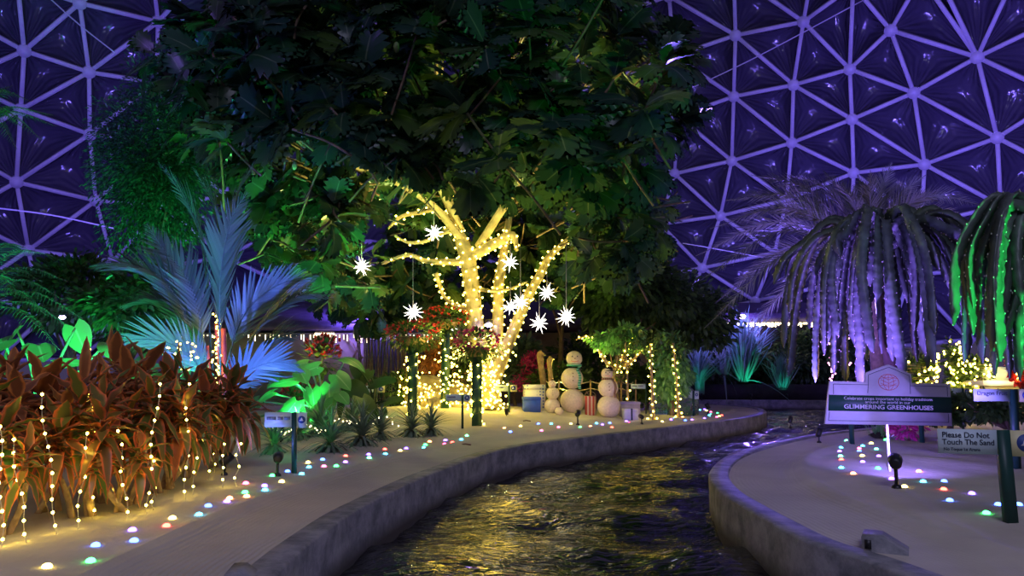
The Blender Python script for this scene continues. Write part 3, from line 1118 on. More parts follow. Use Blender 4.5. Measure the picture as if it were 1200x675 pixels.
pinnate_plant('fan_leaved_palm', 'clumping palm with long feather leaves lit blue, behind the red-leaved shrubs', 'palm', pb,
              [[cr(*q) for q in f] for f in palm_fr], 30, 0.62, 0.62, 1.0, 'palm_leaf', BLADE[0], 0.014, 'palm_leaf', side_up=0.12, droop=0.1, roll=0.8,
              canes=[(V3(cr(262, 478)[0], PD, 0.3), cr(262, 385), 0.045), (V3(cr(243, 478)[0], PD + 0.1, 0.3), cr(243, 405), 0.03),
                     (V3(cr(252, 478)[0], PD + 0.3, 0.3), cr(253, 380), 0.035), (V3(cr(272, 478)[0], PD - 0.1, 0.3), cr(270, 420), 0.025)])
# lights wound up the palm canes
B = [cr(random.gauss(254, 3), v, -0.1) for v in np.linspace(368, 468, 42)]
string_lights('column of warm lights climbing the canes of the blue-lit palm', 'string lights', B, 0.013, 'bulb', [np.array(B)[::-1]])

# feathery tree sprays, far left
fb = V3(-8.5, 11.5, 0.3)
frs = []
for (u, v) in [(35, 118), (62, 135), (50, 165), (28, 150), (15, 100), (20, 175), (66, 148)]:
    e = at(u, v, 10.6 + random.uniform(-0.4, 0.4)); s = at(-35, 130 + random.uniform(-25, 25), 11)
    frs.append([s, (s + e) / 2 + V3(0, 0, 0.15), e])
for (u, v) in [(62, 300), (48, 330), (75, 352), (30, 290), (55, 370), (80, 330), (20, 345), (95, 395), (70, 410), (100, 375)]:
    e = at(u, v, 9.2 + random.uniform(-0.5, 0.5)); s = at(-25, 340 + (v - 340) * 0.3, 9.6)
    frs.append([s, (s + e) / 2 + V3(0, 0, 0.22), e])
pinnate_plant('feathery_leaved_tree', 'green-lit tree with fine feathery leaf sprays at the edge of the dome wall', 'tree', fb, frs, 26, 0.24, 1.1, 0.8, 'fern', BLADE[1], 0.01,
              canes=[(fb, V3(-8.2, 11.3, 4.8), 0.09)])

# mid-left shrubs and small trees behind the ti plants
shrub('broad_leaved_tree', 'small round-crowned broad-leaved tree with short grey trunk behind the ti plants', 'tree', at(160, 355, 12), (1.0, 0.7, 0.6), 3800, 0.13, 'citrus', OVAL, stems=[(V3(*at(137, 450, 12)[:2], 0.3), 0.13)], lumps=10)
shrub('broad_leaved_tree', 'dark leafy tree between the feathery tree and the round-crowned one', 'tree', at(82, 345, 13.5), (0.95, 0.8, 0.75), 3600, 0.15, 'citrus', OVAL, stems=[(V3(*at(85, 450, 13.5)[:2], 0.3), 0.09)], lumps=10)
shrub('flowering_shrub', 'lavender-lit leafy shrub between the fig column and the blue palm', 'shrub', at(150, 385, 13), (0.7, 0.5, 0.35), 900, 0.12, 'citrus', OVAL, lumps=6)


def ear_plant(label, base, leaves, size, matk='ear', name='elephant_ear_plant', group=None):
    t = thing(name, base, label, 'plant', group)
    for (u, v, Y, tilt, s) in leaves:
        p = at(u, v, Y)
        mb = MB()
        d = V3(math.sin(tilt) + random.uniform(-0.25, 0.25), random.uniform(-0.7, 0.1), math.cos(tilt) * -0.8 + random.uniform(-0.1, 0.5) if abs(tilt) < 1.2 else random.uniform(-0.4, 0.3))
        put(mb, random.choice(HEART), p, d, size * s, up=V3(random.uniform(-0.4, 0.4), random.uniform(-0.9, -0.2), 0.8), rnd=random.random())
        b = V3(base[0] + random.uniform(-0.1, 0.1), base[1], base[2])
        l = mb.build('leaf', M[matk], t)
        ms = MB(); ms.tube(catmull([b, (b * 0.45 + p * 0.55) + V3((p[0] - b[0]) * -0.15, 0, 0.1), p], 6), np.linspace(0.022, 0.012, 13), 6)
        ms.build('leaf_stalk', M[matk], t)
    return t


B1 = at(378, 500, 11.3); B1[2] = szf(B1[0], B1[1])
ear_plant('elephant ear plant with broad heart-shaped leaves lit bright green', B1,
          [(343, 446, 11.0, -1.3, 1.0), (318, 460, 10.9, -0.9, 0.9), (346, 472, 10.8, -0.2, 1.0), (366, 458, 11.1, 0.1, 0.9), (386, 452, 11.0, 0.3, 1.05), (395, 440, 11.4, 0.7, 1.0), (372, 430, 11.6, -0.5, 0.9), (405, 420, 11.8, 0.9, 1.0), (359, 425, 11.7, -1.1, 0.8), (302, 470, 11.2, -0.7, 0.8), (330, 485, 10.7, -0.4, 0.6), (374, 478, 10.8, 0.2, 0.7), (352, 436, 11.5, 0.4, 0.9), (325, 440, 11.3, -0.5, 0.7), (398, 462, 10.9, 0.5, 0.7), (382, 468, 10.8, -0.2, 0.8), (358, 482, 10.6, 0.1, 0.6), (312, 485, 10.7, -0.9, 0.6)], 0.37)
B2 = at(435, 495, 12.5); B2[2] = szf(B2[0], B2[1])
ear_plant('darker large-leaved plant just beyond the bright green elephant ears', B2,
          [(410, 452, 12.3, 0.9, 1.1), (425, 468, 12.1, 0.6, 1.2), (440, 448, 12.6, 1.1, 1.1), (418, 430, 12.9, 0.2, 1.0), (452, 470, 12.4, 1.2, 0.9), (400, 470, 12.2, -0.3, 0.8), (432, 436, 12.9, -0.6, 0.8), (412, 482, 12.0, 0.4, 0.7), (446, 482, 12.1, 0.2, 0.7)], 0.40, 'citrus', 'broad_leaved_plant')
B3 = at(205, 492, 10.2); B3[2] = szf(B3[0], B3[1])
ear_plant('broad-leaved plant lit green behind the red-leaved shrubs, beside the palm canes', B3,
          [(215, 432, 10.2, -0.6, 1.0), (196, 446, 10.0, -1.2, 1.1), (180, 436, 10.4, -0.9, 1.0), (228, 452, 9.9, 0.4, 0.8), (170, 420, 10.6, -0.7, 0.9), (210, 465, 9.8, -1.3, 1.1)], 0.42)
B4 = at(40, 490, 7.6); B4[2] = szf(B4[0], B4[1])
ear_plant('banana-leaved plant lit turquoise, above the maroon rosettes', B4,
          [(20, 385, 7.6, -0.4, 1.1), (45, 405, 7.6, 0.6, 1.0), (88, 385, 7.9, 0.25, 0.9), (5, 400, 7.5, -0.9, 1.1), (65, 425, 7.4, 1.0, 0.8), (125, 402, 8.0, 0.5, 0.7), (5, 430, 7.4, -0.9, 1.0)], 0.36)

# red bromeliad-like flowers behind the elephant ears
def flower_clump(name, label, c, rad, n, size, matk, leafk='citrus', base=None, nl=150, ls=0.16):
    base = base if base is not None else V3(c[0], c[1], szf(c[0], c[1]))
    t = thing(name, base, label, 'flowers')
    mb = MB()
    for k in range(nl):
        p, d = rand_in_ellipsoid(c - V3(0, 0, rad[2] * 0.4), rad, 0.2)
        put(mb, OVAL[0], p, d + V3(0, 0, 0.2), ls * random.uniform(0.6, 1.2))
    mb.build('foliage', M[leafk], t)
    mb = MB()
    for k in range(n):
        p, d = rand_in_ellipsoid(c, rad, 0.6)
        if d[2] < -0.3: p[2] += rad[2]
        for j in range(5):
            put(mb, OVAL2, p, d + rdir() * 0.9, size, up=rdir(), wid=1.6)
    mb.build('blossom', M[matk], t)
    mb = MB()
    mb.tube([base, (base + c) / 2, c], 0.02, 6)
    mb.build('stem', M['stem'], t)
    return t


flower_clump('red_flowering_plant', 'scarlet-flowered plant behind the bright green elephant ears', at(378, 412, 12.8), V3(0.30, 0.25, 0.30), 70, 0.07, 'red_flower')
flower_clump('red_flowering_plant', 'small red and orange flowering plant low among the green elephant ears', at(350, 462, 11.8), V3(0.3, 0.2, 0.2), 40, 0.06, 'red_flower')

# ---- ti plants (red-edged leaves) in the near bed
def ti_plant(label, base, crowns, L, matk='ti', group=None, seed=0, nl=20):
    random.seed(500 + seed)
    t = thing('ti_plant', base, label, 'shrub', group)
    mb = MB()
    for ci, (u, v, Y, s) in enumerate(crowns):
        p = at(u, v - (14 if v > 470 else -6), Y)
        b = base + V3(random.uniform(-0.08, 0.08), random.uniform(-0.06, 0.06), 0)
        ms = MB()
        P = catmull([b, b * 0.55 + p * 0.45 + V3(random.uniform(-0.06, 0.06), random.uniform(-0.05, 0.05), 0), p], 6)
        ms.tube(P, np.linspace(0.021, 0.012, len(P)), 7)
        ms.build('stem', M['stem'], t)
        th = random.uniform(0, 6)
        mb = MB()
        for k in range(nl):
            th += 2.4
            el = 0.35 + 1.6 * (k / nl) ** 0.65 + random.uniform(-0.1, 0.1)
            d = V3(math.cos(th) * math.sin(el), math.sin(th) * math.sin(el), math.cos(el))
            q = p - V3(0, 0, 0.16 * k / nl)
            T = LANCE[min(2, int(el * 1.3))]
            put(mb, T, q, d, L * s * random.uniform(0.75, 1.15), wid=random.uniform(0.65, 1.05), up=(0, 0, 1) if el > 0.35 else (math.cos(th), math.sin(th), 0.2), rnd=min(1, max(0, random.gauss(0.45 + 0.25 * (1 - k / nl), 0.25))))
        mb.build('leaf_rosette', M[matk], t)
    return t


def onp(u, v):
    return on(u, v)


ti_list = [
    ('maroon ti plant with the tallest spiky rosette, nearest the edge of the bed', (55, 600), [(50, 452, 4.9, 1.15), (20, 480, 4.6, 0.9), (75, 500, 4.6, 0.85)], 'ti_dark'),
    ('ti plant with a thick pale crossed stem behind the second light strand', (98, 605), [(95, 485, 4.5, 0.95), (120, 505, 4.4, 0.85), (70, 520, 4.35, 0.8), (45, 530, 4.3, 0.7)], 'ti'),
    ('orange-margined ti plant hanging low over the nearest light strands', (8, 628), [(5, 515, 4.0, 0.85), (30, 545, 3.95, 0.6), (-20, 490, 4.1, 0.9)], 'ti'),
    ('dark maroon ti plant leaning up behind the second rosette of the bed', (118, 570), [(125, 450, 5.6, 1.05), (150, 435, 5.8, 1.0), (98, 440, 5.9, 1.0)], 'ti_dark'),
    ('ti plant with large green leaves with red margins in the middle of the bed', (160, 590), [(150, 500, 4.9, 0.95), (178, 478, 5.0, 0.9), (130, 528, 4.7, 0.75)], 'ti'),
    ('ti plant with slim clustered stems behind the double light strand', (188, 578), [(192, 465, 5.3, 0.95), (215, 495, 5.2, 0.85), (190, 520, 5.1, 0.7)], 'ti'),
    ('ti plant with a red heart of young leaves below the palm canes', (212, 560), [(222, 448, 6.0, 1.0), (200, 440, 6.2, 0.95), (240, 480, 5.9, 0.8)], 'ti'),
    ('ti plant on three forked stems at the farthest end of the bed', (246, 548), [(248, 458, 6.5, 1.1), (272, 478, 6.4, 1.0), (225, 505, 6.2, 0.75)], 'ti'),
    ('outermost ti plant of the bed, its drooping leaves beside the blue-lit name sign', (262, 545), [(272, 448, 6.7, 1.0), (262, 495, 6.3, 0.8), (290, 470, 6.8, 0.9)], 'ti'),
    ('low ti plant with yellowish leaves beneath the maroon rosettes', (140, 600), [(112, 540, 4.4, 0.6), (165, 540, 4.7, 0.6)], 'ti'),
    ('ti plant with a bronze rosette behind the others near the grey trunk', (165, 545), [(172, 428, 6.6, 1.1), (135, 418, 6.8, 1.0)], 'ti_dark'),
    ('ti plant partly cut by the picture edge at the back of the bed', (-5, 590), [(-8, 445, 5.2, 1.1), (15, 430, 5.4, 1.0), (-25, 470, 5.1, 1.0)], 'ti_dark'),
    ('bushy ti plant filling the gap between the middle stems and the light strands', (125, 588), [(122, 478, 5.1, 0.9), (85, 462, 5.2, 0.9), (60, 490, 5.0, 0.85)], 'ti'),
    ('ti plant with curling orange-red leaves at mid height beside the double strand', (205, 572), [(208, 478, 5.5, 0.85), (165, 465, 5.6, 0.9), (175, 505, 5.3, 0.7), (235, 512, 5.5, 0.65)], 'ti'),
]
for i, (lab, (u, v), cr_, mk) in enumerate(ti_list):
    ti_plant(lab, onp(u, v) - V3(0, 0, 0.03), cr_, 0.315, mk, 'ti plants in the near bed', i)
random.seed(99)

# light strands hanging down the ti plants
drops = [(0, 500, 2, 640, 3.7), (14, 515, 31, 634, 3.75), (49, 462, 66, 624, 3.85), (104, 508, 91, 618, 3.95), (108, 462, 108, 606, 4.2), (139, 505, 148, 608, 4.0),
         (186, 450, 172, 600, 4.2), (178, 540, 180, 596, 4.3), (221, 450, 218, 584, 4.9), (232, 520, 226, 578, 4.8), (236, 490, 243, 560, 5.6), (239, 470, 250, 552, 5.9), (262, 520, 261, 570, 5.3), (280, 520, 277, 568, 5.4), (6, 455, 4, 560, 3.9)]
words_ord = ['first', 'second', 'third', 'fourth', 'fifth', 'sixth', 'seventh', 'eighth', 'ninth', 'tenth', 'eleventh', 'twelfth', 'thirteenth', 'fourteenth', 'fifteenth', 'sixteenth', 'seventeenth', 'eighteenth', 'nineteenth', 'twentieth']
drops.sort(key=lambda d: d[0] + d[2])
for i, (u0, v0, u1, v1, Y) in enumerate(drops):
    end = on(u1, v1 + 2)
    Y = end[1] + 0.02
    n = max(4, int((v1 - v0) / (15 - 1.2 * (Y - 3.5))))
    P = [at(u0 + (u1 - u0) * t + 2.5 * math.sin(t * 9 + i), v0 + (v1 - 8 - v0) * t, Y) for t in np.linspace(0, 1, n)]
    W = catmull(P + [end], 4)
    string_lights('light strand dangling on the ti plants, %s counted from near end' % words_ord[i], 'light strand', P, 0.0085, 'bulb_near', [W], 'light strands hanging on the ti plants', 'light_strand', 0.0022, 'wire')

for i, (u0, u1, v0, v1, n_, lab) in enumerate([(196, 232, 400, 436, 26, 'scatter of warm lights in the leaves between ti plants and blue-lit palm'), (96, 108, 395, 412, 9, 'few warm lights low in the feathery leaves behind the ti plants'), (152, 176, 428, 440, 16, 'short swag of warm lights just above the red-leaved bed')]):
    B = sorted([at(random.uniform(u0, u1), random.uniform(v0, v1), 8.6) for _ in range(n_)], key=lambda p: p[0])
    string_lights(lab, 'string lights', B, 0.011, 'bulb', [catmull(B[::2], 2)])

# ---- spiky grey rosettes
def bromeliad(label, base, r, n=84, group='grey spiky rosettes beside the path', seed=0):
    random.seed(900 + seed)
    t = thing('spiky_bromeliad', base, label, 'plant', group)
    mb = MB()
    for k in range(n):
        th = k * 2.4
        el = 0.12 + 1.5 * (k / n) ** 0.9
        d = V3(math.cos(th) * math.sin(el), math.sin(th) * math.sin(el), math.cos(el))
        put(mb, BLADE[1 if el < 0.9 else 2], base + V3(0, 0, r * 0.3 * (1 - k / n) + 0.03), d, r * random.uniform(0.85, 1.15), up=(0, 0, 1) if el > 0.3 else (math.cos(th), math.sin(th), 0.2), wid=1.25)
    mb.build('leaf_rosette', M['bromeliad'], t)
    ms = MB(); ms.tube([base - V3(0, 0, 0.02), base + V3(0, 0, r * 0.45)], r * 0.07, 7); ms.build('stem', M['stem'], t)


br = [(321, 531, 30, 'spiky grey rosette right behind the blue-lit name sign'), (387, 530, 34, 'broad spiky grey rosette nearest the path, next to the name sign'), (424, 522, 33, 'dark full spiky rosette in the middle of the row'),
      (446, 515, 26, 'spiky rosette behind the middle one, with white lights on its leaves'), (482, 512, 27, 'spiky grey rosette next to the last in the row'), (505, 510, 25, 'last spiky rosette of the row, by the flower posts'),
      (375, 510, 30, 'spiky rosette standing behind the broad one, below the elephant ears'), (412, 505, 26, 'rear spiky rosette below the darker large-leaved plant'), (350, 515, 24, 'half-hidden spiky rosette between sign post and elephant ears')]
for i, (u, v, r, lab) in enumerate(br):
    b = on(u, v)
    bromeliad(lab, b, r / 867 * b[1] * 1.15, seed=i)
random.seed(123)
B = []
for k in range(60):
    t = k / 60
    B.append(at(322 + 145 * t + random.uniform(-3, 3), 505 - 12 * t + 6 * math.sin(t * 20) + random.uniform(-3, 3), 8.7 + 1.5 * t))
string_lights('fine white fairy lights trailing across the spiky grey rosettes', 'string lights', B, 0.010, 'bulb_white', [catmull(B[::2], 2)], wr=0.002)

# ---- flower baskets on posts wrapped with lights
def flower_post(label, u, vb, vt, Y, bw, matk, seed):
    random.seed(seed)
    p = at(u, vb, Y); p[2] = szf(p[0], p[1]) - 0.02
    top = at(u, vt, Y)
    t = thing('flower_basket_stand', p, label, 'planter', 'flower baskets on lit posts')
    mb = MB(); mb.box((p + top) / 2, (0.16, 0.16, top[2] - p[2])); mb.build('post', M['post'], t, smooth=False)
    mb = MB(); mb.lathe(top, [(0.06, -0.02), (bw * 0.34, 0.02), (bw * 0.52, 0.12), (bw * 0.55, 0.15), (bw * 0.45, 0.14)], 18)
    mb.build('basket', M['pot'], t)
    c = top + V3(0, 0, 0.24)
    mb = MB()
    for k in range(720):
        q, d = rand_in_ellipsoid(c - V3(0, 0, 0.06), V3(bw, bw * 0.8, 0.27), 0.4)
        put(mb, OVAL2, q, d + V3(0, 0, -0.3), 0.09 * random.uniform(0.7, 1.3))
    mb.build('foliage', M['citrus'], t)
    mb = MB()
    for k in range(110):
        q, d = rand_in_ellipsoid(c + V3(0, 0, 0.03), V3(bw * 0.92, bw * 0.8, 0.2), 0.8)
        if d[1] > 0.5: continue
        for j in range(4):
            put(mb, OVAL2, q, d + rdir() * 0.8, 0.055, up=rdir(), wid=1.8)
    mb.build('blossom', M[matk], t)
    return p, top


for args in [('basket of red flowers on a dark post, below the star hanging at its side', 484, 490, 405, 13.6, 0.55, 'red_flower', 1),
             ('higher basket of pale red flowers on a lit post behind the others', 522, 488, 386, 15.0, 0.52, 'red_flower', 2),
             ('basket of magenta flowers on a dark post in front of the tree foot', 559, 500, 418, 12.4, 0.42, 'magenta_flower', 3)]:
    p, top = flower_post(*args)
    P = np.array([p + (top - p) * t for t in np.linspace(0.02, 0.97, 20)])
    B, Fr, W = helix(P, np.full(20, 0.10), 0.2, 0.16)
    nm = {1: 'post of the red flower basket', 2: 'rear post of the pale red flower basket', 3: 'post of the magenta flower basket'}[args[-1]]
    string_lights('warm lights wound round the ' + nm, 'string lights', B, 0.019, 'bulb_strong', [W], front=Fr, maxp=60, group='lights on the flower posts')
random.seed(77)

# rocks and twinkling shrubs between the posts
def rock(mb, c, r):
    k = 12
    th = np.arange(k) * 2 * PI / k
    V = []
    for ph in np.linspace(-1.2, 1.2, 6):
        rr = r * math.cos(ph) * (1 + 0.18 * RNG.standard_normal(k) * 0.6)
        V.append(np.stack([rr * np.cos(th) * 1.2, rr * np.sin(th), np.full(k, r * 0.75 * math.sin(ph))], 1))
    V = np.vstack(V) + c
    i = np.arange(5)[:, None] * k; j = np.arange(k)[None]
    q = np.stack([i + j, i + (j + 1) % k, i + k + (j + 1) % k, i + k + j], -1).reshape(-1, 4)
    mb.add(V, [q, (np.arange(k))[::-1][None], (np.arange(k) + 5 * k)[None]])


M['rock'] = plain('tan rock', (0.30, 0.25, 0.18), 0.9, 0.3, 5, 0.03)
for i, (u, v, Y, r, lab) in enumerate([(500, 452, 15.6, 0.32, 'tan boulder between the red and pale red flower posts, leaning highest'), (512, 470, 15.2, 0.28, 'low tan boulder at the sand edge between two flower posts'), (536, 462, 15.8, 0.34, 'tan boulder behind the magenta flower post'), (540, 476, 15.3, 0.22, 'small tan boulder beside the foot of the breadfruit tree'), (485, 470, 15.5, 0.26, 'tan boulder half hidden by the red basket post')]):
    mb = MB(); rock(mb, at(u, v, Y), r)
    tag(mb.build('boulder', M['rock']), lab, 'rock')
shrub('shrub', 'low yellow-green shrub sprinkled with lights behind the red basket post', 'shrub', at(462, 458, 15.5), (0.55, 0.4, 0.4), 1500, 0.09, 'citrus', OVAL)
shrub('shrub', 'variegated shrub with bronze leaves between the two rear flower posts', 'shrub', at(508, 420, 15.8), (0.45, 0.35, 0.4), 1000, 0.13, 'ti_dark', OVAL)
shrub('shrub', 'glossy small-leaved shrub between pale red and magenta baskets', 'shrub', at(540, 425, 15.9), (0.4, 0.35, 0.55), 1500, 0.08, 'citrus', OVAL)
B = []
for k in range(170):
    u = random.uniform(466, 556); v = random.choice([random.uniform(415, 478), random.gauss(463, 8)])
    B.append(at(u, v, 15.0 - 0.1 * random.random()))
B2_ = sorted(B, key=lambda p: p[0])
string_lights('warm lights strewn over boulders and shrubs between the flower posts', 'string lights', B, 0.017, 'bulb', [catmull(B2_[::3], 2)], wr=0.003)

# reeds and dark bamboo behind
def reeds(name, label, u0, u1, vt, Y, n, matk, h=None, w=0.02, cat='bamboo', zb=0.3):
    t0 = at((u0 + u1) / 2, 470, Y); t0[2] = zb
    mb = MB()
    for k in range(n):
        b = at(random.uniform(u0, u1), 470, Y + random.uniform(-0.4, 0.4)); b[2] = zb
        top = at(0, vt, Y)[2] * random.uniform(0.85, 1.1)
        e = V3(b[0] + random.gauss(0, 0.12), b[1] + random.gauss(0, 0.1), top)
        mb.tube([b, (b + e) / 2 + rdir() * 0.03, e], w * random.uniform(0.6, 1.2), 5)
    return tag(mb.build(name, M[matk]), label, cat)


reeds('bamboo_clump', 'clump of thin brown bamboo canes behind the large-leaved plants', 425, 475, 370, 17.5, 34, 'stem')

# grasses
def grass_clump(label, c, h, n, spread, matk='grass', name='tall_grass_clump', wid=0.5):
    b = np.asarray(c, float)
    t = thing(name, b, label, 'grass')
    mb = MB()
    for k in range(n):
        th = random.uniform(0, 6.28); el = abs(random.gauss(0, spread))
        d = V3(math.cos(th) * math.sin(el), math.sin(th) * math.sin(el), math.cos(el))
        put(mb, random.choice(BLADE), b + V3(math.cos(th), math.sin(th), 0) * random.uniform(0, 0.12), d, h * random.uniform(0.6, 1.1), up=(math.cos(th), math.sin(th), 0.3), wid=wid)
    mb.build('blades', M[matk], t)
    ms = MB(); ms.lathe(b, [(0.15, -0.05), (0.13, 0.04), (0.02, 0.09)], 10); ms.build('root_crown', M['soil'], t)
    return t


def gb(u, v, Y, z=None):
    p = at(u, v, Y)
    if z is not None: p[2] = z
    return p


grass_clump('tall fountain grass lit teal in front of the far pavilion', gb(872, 446, 24.8), 2.1, 420, 0.36, wid=0.45)
grass_clump('low clump of teal-lit grass at the far bank behind the big sign', gb(917, 455, 24.8), 1.1, 240, 0.4, wid=0.6)
grass_clump('spiky agave-like clump with pale blades on the far bank', gb(848, 440, 24.9), 1.3, 40, 0.7, 'bromeliad', 'agave', 0.7)
grass_clump('narrow upright teal-lit grass column beside the citrus trees', gb(820, 462, 24.9), 1.7, 160, 0.12, wid=0.6)

# far bank planting and hedges, low walls
def low_wall(name, lab, a, b, h, th, matk, z0=0.26):
    a = np.asarray(a, float); b = np.asarray(b, float)
    d = b - a; L = np.linalg.norm(d[:2])
    R = frame(V3(d[0], d[1], 0))
    mb = MB(); mb.box(V3((a[0] + b[0]) / 2, (a[1] + b[1]) / 2, z0 + h / 2), (th, L, h), R)
    return mb


mb = low_wall('', '', gb(800, 460, 25.4), gb(1010, 460, 25.4), 0.55, 0.2, 'dark')
tag(mb.build('low_wall', M['dark'], smooth=False), 'low dark retaining wall along the far bank of the canal', 'wall')
shr = [((845, 430, 27.0), (2.2, 1.0, 0.9), 2600, 'dark evergreen shrub on the far bank left of the tall grass'.replace('left of', 'beside')), ((900, 435, 27.3), (2.0, 0.9, 0.9), 2200, 'dark evergreen shrub behind the low teal grass'),
       ((950, 425, 27.6), (2.0, 0.8, 1.2), 2600, 'dark leafy shrub between the low teal grass and the pink light strands'), ((1010, 425, 27.0), (1.6, 0.8, 1.2), 2400, 'leafy shrub behind the pink-lit light strands')]
for c, r, n, lab in shr:
    shrub('evergreen_shrub', lab, 'shrub', at(*c), r, n, 0.2, 'citrus', OVAL, lumps=8)

# ---- citrus-like trees behind the snowmen
ct = [((735, 345, 17.5), (1.75, 1.3, 0.95), 8500, (712, 470, 17.2), 'dense dark small-leaved tree crown over the snowmen, on a forked lit trunk'),
      ((795, 370, 18.5), (1.35, 1.1, 1.15), 6500, (768, 480, 18.2), 'dark rounded tree nearest the far bank, hanging over the lit posts'),
      ((660, 320, 18.5), (1.3, 1.0, 0.8), 3500, (655, 470, 18.5), 'dark tree in shadow just behind the long slanting limb')]
for c, r, n, b, lab in ct:
    cc = at(*c)
    if 'forked' in lab:
        stems = [(at(718, 468, 15.6), 0.09)]
    else:
        q = at(*b); q[2] = szf(q[0], q[1]) if b[2] < 18 else 0.3
        stems = [(q, 0.08)]
    stems[0][0][2] = 0.3
    shrub('dark_leaved_tree', lab, 'tree', cc, r, n, 0.17, 'citrus', OVAL, stems=stems, lumps=16, droop=0.5)
# climbing greenery with lights (lower part)
shrub('climbing_vine', 'bright green vine hanging from the dark tree above the lit saplings', 'vine', at(725, 400, 15.6), (0.6, 0.35, 0.35), 1300, 0.12, 'ear', OVAL, droop=1.0, lumps=7)
shrub('climbing_vine', 'bright green vine climbing the last lit post by the far name sign', 'vine', at(786, 430, 14.9), (0.42, 0.3, 0.72), 1500, 0.12, 'ear', OVAL, droop=1.0, lumps=8)


def lit_pole(label, llabel, pts, r, Y, spc=0.14, name='sapling', forks=()):
    P = catmull([at(u, v, Y) for u, v in pts], 6)
    P[0][2] = szf(P[0][0], P[0][1]) - 0.02
    t = thing(name, P[0], label, 'sapling')
    mb = MB(); mb.tube(P, np.linspace(r, r * 0.6, len(P)), 8); mb.build('trunk', M['stem'], t)
    Bs, Fs, Ws = helix(P, np.linspace(r, r * 0.6, len(P)), 0.14, spc)
    W = [Ws]
    for fk in forks:
        Q = catmull([at(u, v, Y) for u, v in fk], 6)
        mb = MB(); mb.tube(Q, np.linspace(r * 0.7, r * 0.3, len(Q)), 7); mb.build('branch', M['stem'], t)
        b, f, w = helix(Q, np.linspace(r * 0.7, r * 0.3, len(Q)), 0.13, spc)
        Bs += b; Fs += f; W.append(w)
    mb = MB()
    for k in range(60):
        q = P[-1] + rdir() * random.uniform(0.1, 0.35)
        put(mb, OVAL[1], q, rdir(-1, 0.2), 0.13)
    mb.build('foliage', M['citrus'], t)
    string_lights(llabel, 'string lights', Bs, 0.017, 'bulb', W, front=Fs)


lit_pole('forked pale-barked tree trunk behind the snowman with the hat', 'warm lights wound up the forked trunk behind the snowmen', [(722, 476), (719, 455), (720, 436)], 0.06, 15.6, 0.11, 'forked_tree',
         [[(720, 436), (706, 418), (697, 400), (688, 394), (675, 398)], [(721, 437), (738, 425), (752, 412), (764, 404)], [(720, 436), (735, 410), (740, 395)]])
lit_pole('slim straight sapling between the forked tree and the white tag sign', 'few warm lights on the slim sapling behind the white tag sign', [(736, 476), (735, 440), (733, 400)], 0.022, 15.2, 0.3)
lit_pole('sapling stem standing nearest the curb, thickly hung with lights', 'warm lights on the sapling nearest the curb', [(766, 489), (764, 450), (762, 400)], 0.032, 13.9, 0.10)
lit_pole('sapling stem wrapped in vine beside the clear garden bell', 'warm lights on the vine-covered sapling by the garden bell', [(795, 484), (793, 450), (789, 402)], 0.03, 14.6, 0.12)
# clear bell cloche
def glass_mat(name, tint, rough=0.05):
    m, nt, b, o = new_mat(name)
    b.inputs['Base Color'].default_value = rgba(tint)
    b.inputs['Transmission Weight'].default_value = 0.9
    b.inputs['Roughness'].default_value = rough
    b.inputs['IOR'].default_value = 1.2
    return m


cpos = at(790, 483, 15.6); cpos[2] = szf(cpos[0], cpos[1])
t = thing('garden_cloche', cpos, 'clear round plastic garden bell with bright plants inside, behind the last lit sapling', 'cloche')
mb = MB(); mb.lathe(cpos, [(0.50, 0.0), (0.52, 0.15), (0.49, 0.35), (0.4, 0.52), (0.22, 0.63), (0.03, 0.66)], 24)
mb.build('bell', glass_mat('clear plastic', (0.75, 0.95, 0.8)), t)
mb = MB()
for k in range(140):
    q = cpos + V3(random.uniform(-0.3, 0.3), random.uniform(-0.3, 0.2), random.uniform(0.02, 0.45))
    put(mb, OVAL[1], q, rdir(-0.3, 1), 0.14)
mb.build('foliage', M['ear'], t)

# ---- date palm (purple lit) behind the big sign
dp = at(1022, 300, 14.5)
frs = []
for (u, v, dy) in [(832, 268, 0), (818, 330, -0.4), (850, 235, 0.3), (880, 205, 0.8), (925, 205, -0.3), (965, 200, 0.6), (1005, 205, 1.0), (1045, 190, 0.4), (1085, 205, -0.2), (1120, 232, 0.5), (1140, 262, 0), (1135, 300, 0.5),
                   (825, 385, -0.6), (838, 355, 0.6), (900, 250, 1.2), (1060, 215, 1.4), (1150, 240, 1.0), (870, 400, 0.3), (980, 215, -0.9), (1100, 225, -0.8), (1020, 200, -1.0), (815, 300, 0.6)]:
    e = at(u, v, 14.5 + dy * 1.2)
    mid = (dp + e) / 2 + V3(0, 0, 0.18 + 0.16 * abs(e[0] - dp[0]))
    frs.append([dp + rdir() * 0.05, mid, e])
db = V3(dp[0], dp[1], 0.26)
pinnate_plant('date_palm', 'large arching date palm lit purple behind the glossy hanging cactus', 'palm', db, frs, 66, 0.5, 0.75, 0.6, 'date_leaf', BLADE[0], 0.02, 'date_leaf', side_up=0.15, droop=0.05, roll=0.75, plume=0.5)
mb = MB(); P = np.array([db, dp * 0.5 + db * 0.5, dp]); mb.tube(catmull(list(P), 6), 0.14, 12)
dpt = [o for o in C.objects if o.name == 'date_palm'][0]
mb.build('trunk', M['dark_bark'], dpt)


